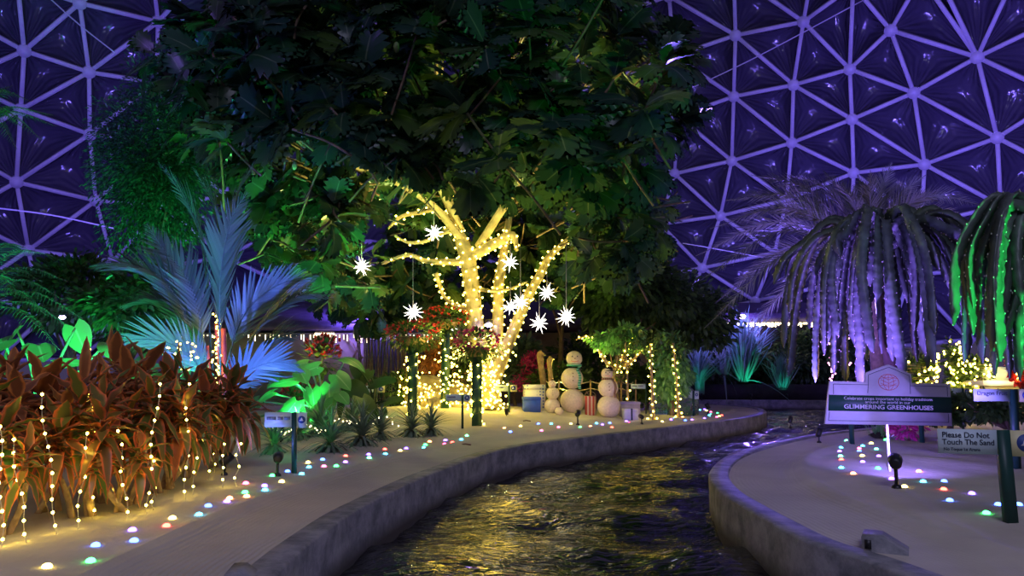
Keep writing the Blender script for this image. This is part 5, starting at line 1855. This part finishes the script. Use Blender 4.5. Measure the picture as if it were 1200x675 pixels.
def gift(label, u0, u1, v0, v1, Y, depth, mat, ribbon=None, rot=0.12):
    c = at((u0 + u1) / 2, v1, Y); w = (u1 - u0) / 867 * Y; h = (v1 - v0) / 867 * Y
    z = szf(c[0], c[1]) - 0.005
    t = thing('gift_box', V3(c[0], c[1], z), label, 'gift box')
    R = np.array([[math.cos(rot), -math.sin(rot), 0], [math.sin(rot), math.cos(rot), 0], [0, 0, 1]])
    mb = MB(); mb.box(V3(c[0], c[1] + depth / 2, z + h * 0.42), (w * 0.96, depth * 0.96, h * 0.84), R); mb.build('box', mat, t, smooth=False)
    mb = MB(); mb.box(V3(c[0], c[1] + depth / 2, z + h * 0.92), (w, depth, h * 0.18), R); mb.build('lid', mat, t, smooth=False)
    if ribbon:
        mb = MB(); mb.box(V3(c[0], c[1] + depth / 2, z + h * 0.505), (w * 0.12, depth * 1.01, h * 1.01), R); mb.build('ribbon', ribbon, t, smooth=False)
    return t


gift('pale gift box with dots and a yellow side, stacked behind the blue one', 614, 638.5, 457, 486, 15.1, 0.36, dot_mat('dotted wrapping', (0.75, 0.74, 0.6), (0.15, 0.2, 0.5), 16))
gift('plain bright blue gift box in front of the dotted one', 613, 633, 470.4, 487.5, 14.6, 0.3, plain('blue wrapping', (0.05, 0.12, 0.62), 0.5, 0.1))
gift('large violet-lit gift box beside the snowman with the hat', 727, 750, 474, 491, 14.5, 0.32, plain('lilac wrapping', (0.45, 0.40, 0.6), 0.5, 0.1))
gift('smaller pale gift box with dark ribbon in front of the violet one', 731.5, 748, 480, 493.5, 13.9, 0.22, plain('silver wrapping', (0.5, 0.5, 0.62), 0.4, 0.1), M['ink'])
t = thing('basket', gb(692, 489, 14.7), 'red and white striped basket between the two larger snowmen', 'basket')
bp_ = at(692, 489, 14.7); bp_[2] = szf(bp_[0], bp_[1])
mb = MB(); mb.lathe(bp_, [(0.105, 0), (0.12, 0.36), (0.125, 0.37), (0.105, 0.36), (0.09, 0.05)], 20); mb.build('body', stripe_mat('red stripes', (0.45, 0.05, 0.04), (0.55, 0.42, 0.34), 90), t)
mb = MB(); th = np.linspace(0, PI, 13); mb.tube(np.stack([bp_[0] + 0.11 * np.cos(th), np.full(13, bp_[1]), bp_[2] + 0.36 + 0.1 * np.sin(th)], 1), 0.008, 6); mb.build('handle', M['wood'], t)
mb = MB(); mb.ball(gb(655, 486, 14.4, szf(*gb(655, 486, 14.4)[:2]) + 0.07), 0.08, 14)
tag(mb.build('sand_ball', M['snow_sand']), 'small loose ball of sand beside the smallest snowman', 'sand ball')
# driftwood posts
for (ua, va, ub, vb, r, lab) in [(633, 413, 636, 484, 0.075, 'taller twisted driftwood post behind the dotted gift box'), (644, 419, 643, 482, 0.06, 'shorter driftwood post behind the smallest snowman')]:
    P = [at(ub, vb, 15.7), at((ua + ub) / 2 + 2, (va + vb) / 2, 15.7), at(ua, va + 6, 15.7), at(ua + 3, va, 15.7)]
    P[0][2] = 0.33
    P = catmull(P, 5); mb = MB(); mb.tube(P, np.linspace(r * 0.7, r * 1.15, len(P)) * (1 + 0.1 * np.sin(np.arange(len(P)) * 1.3)), 10)
    tag(mb.build('driftwood_post', M['wood']), lab, 'post')
# rope fence behind snowmen
rf = thing('rope_fence', gb(640, 480, 15.75, 0.33), 'low rope fence strung behind the snowmen', 'fence')
for u in (655, 692, 728, 745):
    b = gb(u, 470, 15.75); b[2] = 0.33
    tpp = at(u, 445, 15.75)
    mb = MB(); mb.tube([b, tpp], 0.02, 7); mb.build('post', M['wood'], rf)
for v in (447, 455):
    P = []
    for ua, ub in ((640, 655), (655, 692), (692, 728), (728, 745)):
        for s in np.linspace(0, 1, 7)[:-1]:
            P.append(at(ua + (ub - ua) * s, v + 3 * math.sin(PI * s), 15.75))
    mb = MB(); mb.tube(P, 0.01, 5); mb.build('rope', M['rope'], rf)

# dim plants behind the snowmen
for (u, v, Y, rx, rz, mk, sz_, lab) in [(625, 440, 17.6, 0.55, 0.5, 'magenta_flower', 0.08, 'magenta-flowering shrub between tree foot and driftwood posts'), (655, 450, 17.0, 0.7, 0.5, 'citrus', 0.12, 'yellow-green shrub behind the smallest snowman'),
                                         (690, 430, 19.0, 1.2, 0.9, 'citrus', 0.18, 'dark teal shrub behind the tallest snowman'), (605, 430, 18.5, 0.8, 0.7, 'palm_leaf', 0.2, 'blue-tinted leafy shrub behind the foot of the breadfruit tree'),
                                         (755, 450, 17.5, 0.7, 0.5, 'citrus', 0.14, 'low dark shrub behind the white tag sign')]:
    shrub('garden_shrub', lab, 'shrub', at(u, v, Y), (rx, 0.45, rz), 1500, sz_, mk, OVAL, lumps=8)
for (u, v, lab) in [(748, 472, 'yellow-leaved crouching plant behind the gift boxes'), (735, 474, 'small yellow-leaved plant by the slim sapling')]:
    grass_clump(lab, V3(*on(u, v + 6)[:2], szf(*on(u, v + 6)[:2])), 0.3, 40, 0.9, 'grass', 'leafy_tuft', 1.6)

# ================================================================== SIGNS
def text(body, size, loc, R, mat, parent, align='CENTER', name='lettering', bold=0.0, sx_=1.0):
    cu = bpy.data.curves.new(name, 'FONT')
    cu.body = body; cu.size = size; cu.align_x = align; cu.align_y = 'CENTER'
    cu.extrude = 0.001; cu.offset = bold
    o = bpy.data.objects.new(name, cu)
    C.objects.link(o)
    cu.materials.append(mat)
    M4 = Matrix([[*R[:, 0], loc[0]], [*R[:, 1], loc[1]], [*R[:, 2], loc[2]], [0, 0, 0, 1]])
    # columns: text x, text y, text normal
    M4 = Matrix(((R[0][0] * sx_, R[0][1], R[0][2], loc[0]), (R[1][0] * sx_, R[1][1], R[1][2], loc[1]), (R[2][0] * sx_, R[2][1], R[2][2], loc[2]), (0, 0, 0, 1)))
    o.matrix_world = M4
    loc_, rot_, scl_ = M4.decompose()
    o.location = loc_; o.rotation_euler = rot_.to_euler(); o.scale = scl_
    bpy.context.view_layer.update()
    me = bpy.data.meshes.new_from_object(o.evaluated_get(bpy.context.evaluated_depsgraph_get()))
    if not me.materials: me.materials.append(mat)
    q = bpy.data.objects.new(name, me); C.objects.link(q)
    q.location, q.rotation_euler, q.scale = o.location, o.rotation_euler, o.scale
    bpy.data.objects.remove(o)
    o = q
    if parent is not None:
        o.parent = parent; o.matrix_parent_inverse = parent_inv(parent)
    return o


def sign_frame(yaw=0.0, roll=0.0, tilt=0.0):
    """columns: right, up, towards the viewer"""
    Rz = Matrix.Rotation(yaw, 3, 'Z'); Rx = Matrix.Rotation(tilt, 3, 'X'); Ry = Matrix.Rotation(roll, 3, 'Y')
    m = Rz @ Rx @ Ry
    r = np.array(m @ Vector((1, 0, 0))); u = np.array(m @ Vector((0, 0, 1))); n_ = np.array(m @ Vector((0, -1, 0)))
    return np.stack([r, u, n_], 1)


def slab(mb, R, o, pts, th=0.012, front=0.0):
    """flat plate with outline pts (in sign plane metres)"""
    n = len(pts)
    A = np.array([o + R[:, 0] * x + R[:, 1] * y + R[:, 2] * front for x, y in pts])
    B = A - R[:, 2] * th
    i = np.arange(n)
    mb.add(np.vstack([A, B]), [i[None], (i[::-1] + n)[None], np.stack([i, i + n, (i + 1) % n + n, (i + 1) % n], -1)])


def rect(x0, y0, x1, y1):
    return [(x0, y0), (x1, y0), (x1, y1), (x0, y1)]


# the big sign
SD = 9.3
o0 = at(1042.5, 497.6, SD)
k = SD / 867
Rg = sign_frame(0.10, 0.022, 0.0)
bs = thing('garden_sign', V3(o0[0] - 0.44, o0[1] + 0.1, szf(o0[0], o0[1])), 'large white and green shaped board reading glimmering greenhouses, on the island sand', 'sign')
s_ = lambda u, v: ((u - 1042.5) * k, (497.6 - v) * k)
out = [s_(965, 498), s_(1119.5, 498), s_(1119.5, 449.2), s_(1072, 449.2), s_(1071.5, 439), s_(1044, 428.5), s_(1016, 439), s_(1015.5, 449.2), s_(972, 449.2)]
mb = MB(); slab(mb, Rg, o0, out, 0.04); mb.build('board', M['sign_white'], bs, smooth=False)
mb = MB(); slab(mb, Rg, o0, [s_(968.5, 483), s_(1119.8, 483), s_(1119.8, 464.8), s_(969.8, 464.8)], 0.004, 0.004); mb.build('green_band', M['sign_green'], bs, smooth=False)
mb = MB()


def line(mb, R, o, a, b, w=0.004, f=0.003):
    a = np.array(a); b = np.array(b); d = b - a; L = np.hypot(*d); d /= L; nn = np.array([-d[1], d[0]]) * w / 2
    slab(mb, R, o, [tuple(a - nn), tuple(b - nn), tuple(b + nn), tuple(a + nn)], 0.003, f)


for seq in ([(975.5, 464), (975.5, 452.5), (1018, 452.5), (1018.5, 441), (1044, 431.5), (1069, 441), (1069.5, 452.5), (1115.5, 452.5), (1115.5, 464)],
            [(970, 484), (968.5, 494), (1115.5, 494), (1115.5, 484)], [(1018, 452.5), (1017, 462)], [(1069.5, 452.5), (1069.5, 462)]):
    for a, b in zip(seq[:-1], seq[1:]):
        line(mb, Rg, o0, s_(*a), s_(*b), 0.0055)
line(mb, Rg, o0, s_(988, 480.9), s_(1098, 480.9), 0.004, 0.008)
mb.build('border_line', M['ink'], bs, smooth=False)
mb = MB()
ec = s_(1043, 449)
th = np.linspace(0, 2 * PI, 33)
E = lambda rx, ry, a0=0, a1=2 * PI, cx=0, cy=0, n_=24: [o0 + Rg[:, 0] * (ec[0] + cx + rx * math.cos(a)) + Rg[:, 1] * (ec[1] + cy + ry * math.sin(a)) + Rg[:, 2] * 0.004 for a in np.linspace(a0, a1, n_)]
rx, ry = 12.5 * k, 9.2 * k
mb.tube(E(rx, ry), 0.0035, 5)
mb.tube(E(rx * 0.5, ry), 0.0025, 5)
mb.tube(E(rx * 0.02, ry, PI / 2, 3 * PI / 2), 0.0025, 5)
for yy in (0.45, -0.45):
    mb.tube([o0 + Rg[:, 0] * (ec[0] + rx * 0.89 * x) + Rg[:, 1] * (ec[1] + ry * (yy + 0.12 * (1 - x * x))) + Rg[:, 2] * 0.004 for x in np.linspace(-1, 1, 12)], 0.0025, 5)
for sgn in (-1, 1):
    for yy in (-0.6, -0.15, 0.3):
        mb.tube([o0 + Rg[:, 0] * (ec[0] + sgn * rx * 0.75 * x) + Rg[:, 1] * (ec[1] + ry * (yy + 0.45 * x)) + Rg[:, 2] * 0.004 for x in np.linspace(0, 1, 8)], 0.003, 5)
mb.build('globe_leaf_emblem', M['ink_red'], bs)
tp = lambda u, v, f=0.007: o0 + Rg[:, 0] * s_(u, v)[0] + Rg[:, 1] * s_(u, v)[1] + Rg[:, 2] * f
text('Celebrate crops important to holiday traditions', 0.053, tp(1042, 468.3), Rg, M['ink_white'], bs, bold=0.0, sx_=1.14)
text('around the world in our', 0.053, tp(1041, 472.3), Rg, M['ink_white'], bs, bold=0.0, sx_=1.14)
text('GLIMMERING GREENHOUSES', 0.074, tp(1042, 478), Rg, M['ink_white'], bs, bold=0.0010, sx_=1.22)
for u in (999, 1085):
    p = o0 + Rg[:, 0] * s_(u, 0)[0] - Rg[:, 2] * 0.06
    gz = szf(p[0], p[1])
    mb = MB(); mb.box(V3(p[0], p[1], (gz + o0[2] + 0.4) / 2 - 0.02), (0.05, 0.03, o0[2] + 0.4 - gz + 0.04)); mb.build('post', M['post'], bs, smooth=False)
# white stake
p = on(1043, 552); mb = MB(); mb.tube([p - V3(0, 0, 0.03), at(1039.5, 497.5, p[1])], 0.012, 8); tag(mb.build('plant_stake', M['sign_white']), 'thin white stake standing in the sand before the big sign', 'stake')


def name_sign(label, u, v, Y, wL, h, txt, vt, wr=None, emblem=True, platem='plate', extra=None, yaw=0.0, roll=0.0, postw=0.022, emat='plate_yellow', lean=0.0, gapf=0.5):
    """post at pixel u, foot at v; plate width wL and height h in px, top of post at vt"""
    b = at(u, v, Y); b[2] = szf(b[0], b[1])
    k = Y / 867
    R = sign_frame(yaw, roll)
    t = thing('plant_name_sign', b, label, 'sign')
    top = at(u - lean, vt, Y)
    mb = MB()
    d = top - b
    mb.box((b + top) / 2 - V3(0, 0, 0.01), (postw, postw * 0.7, np.linalg.norm(d) + 0.02), np.stack([V3(1, 0, -d[0] / d[2]) / math.hypot(1, d[0] / d[2]), V3(0, 1, 0), d / np.linalg.norm(d)], 1))
    mb.build('post', M['post'], t, smooth=False)
    o = top - R[:, 0] * (wL * k + postw * gapf) + R[:, 2] * 0.004
    mb = MB(); slab(mb, R, o, rect(0, -h * k, wL * k, 0), 0.008); mb.build('name_plate', M[platem], t, smooth=False)
    if txt and len(txt[0]) == 2:      # lettering too small to read in the photo: word-long dark strokes
        mb = MB()
        for a_, b_ in txt:
            slab(mb, R, o, rect(a_ * wL * k, -h * k * 0.52, b_ * wL * k, -h * k * 0.3), 0.002, 0.002)
        mb.build('lettering', M['ink_soft'], t, smooth=False)
    elif txt:
        for (s, size, fy, bold, fx) in txt:
            text(s, size, o + R[:, 0] * (fx * wL * k) - R[:, 1] * (fy * h * k) + R[:, 2] * 0.003, R, M['ink'], t, 'LEFT', bold=bold)
    if wr:
        o2 = top + R[:, 0] * postw * gapf + R[:, 2] * 0.004
        mb = MB(); slab(mb, R, o2, rect(0, -h * k * 1.05, wr * k, 0.0), 0.008); e = mb.build('emblem_plate', M[emat], t, smooth=False)
        rr = min(wr, h) * k * 0.36
        c = o2 + R[:, 0] * wr * k * 0.5 - R[:, 1] * h * k * 0.5
        mb = MB(); slab(mb, R, c, [(rr * math.cos(a), rr * math.sin(a)) for a in np.linspace(0, 2 * PI, 25)[:-1]], 0.003, 0.003); mb.build('round_emblem', M['ink_blue'], t, smooth=False)
        mb = MB(); slab(mb, R, c, [(-rr * 0.6, -rr * 0.3), (rr * 0.55, -rr * 0.35), (rr * 0.3, rr * 0.05), (rr * 0.05, rr * 0.55), (-rr * 0.25, rr * 0.2), (-rr * 0.3, -0.05 * rr)], 0.003, 0.005); mb.build('emblem_mark', M['ink_white'], t, smooth=False)
    return t


name_sign('white sign on a green post reading Please Do Not Touch The Sand', 1184, 607, 4.49, 66, 28, [('Please Do Not', 0.046, 0.24, 0.0003, 0.06), ('Touch The Sand', 0.046, 0.53, 0.0003, 0.06), ('No Toque La Arena', 0.026, 0.82, 0.0001, 0.08)], 504, 38, yaw=-0.05, roll=0.02, postw=0.066, lean=10)
name_sign('plant name sign reading Dragon Fruit on the island, next to the edge cactus', 1190, 530, 6.9, 41, 14, [('Dragon Fruit', 0.052, 0.35, 0.0002, 0.08)], 456, 22, platem='plate', yaw=-0.05, postw=0.06, lean=3)
name_sign('blue-lit plant name sign at the path edge beside the ti plants', 345, 550, 6.62, 31, 17, [(0.08, 0.42), (0.48, 0.68), (0.72, 0.94)], 483, 12, emat='plate', yaw=0.05, postw=0.04)
name_sign('teal-lit plant name sign in front of the bamboo clump', 441, 482, 14.6, 17, 7.5, [(0.1, 0.42), (0.48, 0.85)], 452, 9, postw=0.035)
name_sign('violet-tinted plant name sign near the magenta flower basket', 542, 503, 11.6, 18, 8, [(0.1, 0.62)], 462, 8, emat='plate', postw=0.035)
name_sign('plant name sign beside the gift boxes at the foot of the tree', 596.5, 487, 14.6, 15, 7.5, [(0.1, 0.62)], 451, 8, postw=0.035)
name_sign('plant name sign at the far bend of the curb, last before the far bank', 812.5, 486, 15.2, 11, 9, [(0.1, 0.62)], 458, 5, emat='plate', postw=0.04)
name_sign('small white tag sign on the post behind the gift boxes', 757, 478, 15.4, 17, 5.5, [(0.1, 0.42), (0.48, 0.85)], 450, None, postw=0.02)
name_sign('distant plant name sign seen beneath the cactus beside the big sign', 1128, 490, 11.8, 12, 7, None, 455, 7, postw=0.03)

# cables housing blocks half buried by the curb
def wedge(label, p, L, h, w, yaw, slot):
    t = thing('concrete_housing', p, label, 'housing')
    c, s = math.cos(yaw), math.sin(yaw)
    R = np.array([[c, -s, 0], [s, c, 0], [0, 0, 1]])
    V = np.array([(0, 0, -0.03), (0, w, -0.03), (0, w, h), (0, 0, h), (L * 0.35, 0, h), (L * 0.35, w, h), (L, w, -0.03), (L, 0, -0.03)])
    mb = MB(); mb.add(V @ R.T + p, [np.array([[0, 3, 2, 1], [3, 4, 5, 2], [4, 7, 6, 5], [0, 7, 4, 3], [1, 2, 5, 6]])]); mb.build('body', M['kerb'], t, smooth=False)
    mb = MB(); mb.box(p + R @ V3(*slot), (0.03, 0.008, h * 0.62), R); mb.build('slot', M['black'], t, smooth=False)


wedge('grey concrete housing with a dark slot, half buried in sand by the island curb', on(1010, 646), 0.26, 0.07, 0.22, -0.5, (0.03, -0.003, 0.038))
wedge('grey concrete housing with a dark slot beside the near path curb', on(262, 688), 0.16, 0.05, 0.2, 0.15, (0.12, -0.003, 0.025))

# ================================================================== GROUND LIGHTS
COL = {'w': ('white', (1.0, 0.72, 0.12)), 'g': ('green', (0.02, 1.0, 0.14)), 'b': ('blue', (0.03, 0.11, 1.0)), 'v': ('violet', (0.16, 0.06, 1.0)), 'r': ('red', (1.0, 0.04, 0.02)),
       'c': ('cyan', (0.03, 0.55, 1.0)), 'o': ('peach', (1.0, 0.24, 0.07)), 'p': ('pink', (1.0, 0.05, 0.22)), 't': ('mint', (0.08, 1.0, 0.5))}


def led_mat(nm, c):
    """clear dome with a bright core"""
    m, nt, b, o = new_mat('sand light ' + nm)
    nt.nodes.remove(b)
    e = nt.nodes.new('ShaderNodeEmission')
    lw = nt.nodes.new('ShaderNodeTexCoord')
    e.inputs['Color'].default_value = tuple(0.98 * x + 0.02 for x in c) + (1,)
    e.inputs['Strength'].default_value = 14
    nt.links.new(e.outputs[0], o.inputs[0])
    return m


LM = {k_: led_mat(v_[0], v_[1]) for k_, v_ in COL.items()}
zones = [
    ('in the sand before the ti plants', [(55, 665, 'w'), (106, 658.5, 'g'), (112, 640, 'b'), (157, 634.5, 'b'), (155, 622, 'v'), (195, 617, 'r'), (202, 608, 'w'), (233, 604, 'c'), (244, 593.5, 'b'), (266, 588.5, 'v'), (269, 584.6, 'o'), (287, 577.6, 'g'), (289, 582.5, 'o'), (288, 567, 'p')]),
    ('in the sand near the spiky rosettes', [(310, 570, 'v'), (310.5, 575, 'c'), (319, 558, 'g'), (330, 565, 'w'), (337, 553, 'b'), (353.5, 556, 'c'), (361, 542.5, 'w'), (362, 548, 'c'), (378, 539, 'b'), (379.6, 547, 'p'), (394, 546.6, 'g'), (405, 534.8, 'r'), (404.8, 542, 'v'), (432, 533, 'v'), (432.6, 537, 't'), (451, 527, 'r'), (451.6, 532.4, 'c'), (469, 528.5, 'w'), (476, 526, 'v')]),
    ('in the sand below the flower posts', [(496.7, 525, 'c'), (498.5, 521.7, 'g'), (503.5, 518, 'o'), (522, 516.4, 'v'), (521, 521, 'p'), (530, 519, 'r'), (540.5, 515.5, 'c'), (547, 511, 't'), (591, 502, 'o'), (598, 506.5, 'b'), (610, 500, 'w')]),
    ('in the sand before the snowmen', [(631, 497, 'b'), (634.5, 505, 'p'), (646, 497, 'c'), (654.5, 501, 'p'), (669, 497, 'w'), (680, 501, 'g'), (692, 500, 'o'), (699, 496.5, 'c'), (706, 498, 'v'), (714.5, 496, 'b'), (717, 499, 'r'), (734, 494, 'v'), (737.5, 496, 'p'), (759, 491, 'w'), (758, 477.5, 'v')]),
    ('on the sand at the far bend', [(776, 494.5, 'w'), (786.4, 493, 'v'), (790, 491, 'c'), (800, 489, 'o'), (803, 493, 'b'), (811, 489, 'b'), (811, 492.3, 'v'), (820, 480.7, 'c'), (825.5, 480, 'v'), (828, 481.5, 'w'), (833, 483, 'p'), (841, 484.5, 'g'), (831, 488, 'c'), (825.5, 490.5, 'v'), (840, 489, 'p'), (843, 488, 'w'), (846, 487, 'r'), (833, 486, 't')]),
    ('on the island below the big sign', [(992, 517, 't'), (1021, 520, 'w'), (1011, 523, 'c'), (1038, 516, 'g'), (985.6, 525, 'c'), (1007, 526, 'p'), (1027, 526.7, 't'), (984, 529.4, 'v'), (1007, 529, 'b'), (985, 535, 't'), (986, 539, 'r'), (1010.6, 534.6, 'w'), (1030, 535, 'v'), (1011, 541.7, 'v'), (986, 548.7, 'c'), (1029, 549.4, 'g'), (1000, 555.6, 'o')]),
    ('on the island by the warning sign', [(1077, 553, 'o'), (1045, 561.7, 'v'), (1060, 571, 'w'), (1082, 565, 'c'), (1106.5, 565, 'b'), (1106, 574, 'r'), (1139, 579, 'v'), (1113, 587, 'b'), (1156, 602, 'g'), (1170, 592, 'b'), (1194, 592, 'b')]),
]
ordn = ['nearest', 'second nearest', 'third nearest', 'fourth nearest', 'fifth nearest', 'sixth nearest']
LR = 0.021
protos = {}
for where, L in zones:
    bycol = {}
    for (u, v, c) in L:
        bycol.setdefault(c, []).append((on(u, v), c))
    for c, items in bycol.items():
        items.sort(key=lambda q: q[0][1])
        for i, (p, _) in enumerate(items):
            if c not in protos:
                mb = MB(); mb.lathe((0, 0, 0), [(LR, -0.01), (LR, 0.004), (LR * 0.8, 0.010), (LR * 0.4, 0.014), (0.001, 0.015)], 14)
                o = mb.build('sand_light', LM[c]); protos[c] = o
            else:
                o = protos[c].copy(); C.objects.link(o)
            o.location = (p[0], p[1], p[2] + 0.004)
            s = 1.0 if p[1] < 9 else 1.1
            o.scale = (s, s, s)
            nm = COL[c][0]
            if len(items) == 1:
                lab = '%s dot light %s, the only %s one there' % (nm, where, nm)
            else:
                lab = '%s dot light %s, %s %s one there' % (nm, where, ordn[i], nm)
            tag(o, lab, 'sand light', 'coloured dot lights on the sand')

# twig / debris on the sand
for (u, v, a, lab) in [(617, 494, 0.6, 'dark twig lying on the sand between name sign and blue gift box'), (545, 522, 0.0, 'dry leaf bits on the sand near the curb below the magenta basket')]:
    p = on(u, v)
    mb = MB(); mb.tube([p + V3(-0.06, 0, 0.01), p + V3(0, 0.03, 0.016), p + V3(0.07, -0.03, 0.01)], 0.008, 6)
    tag(mb.build('twig', M['brown']), lab, 'twig')

# ================================================================== WORLD + VIEW
w = bpy.data.worlds.new('night')
sc.world = w
w.use_nodes = True
bg = w.node_tree.nodes['Background']
bg.inputs['Color'].default_value = (0.34, 0.26, 0.62, 1)
bg.inputs['Strength'].default_value = 0.12
vs = sc.view_settings
vs.view_transform = 'Standard'
vs.look = 'None'
vs.gamma = 1.0
vs.exposure = 0.22
vs.use_curve_mapping = False
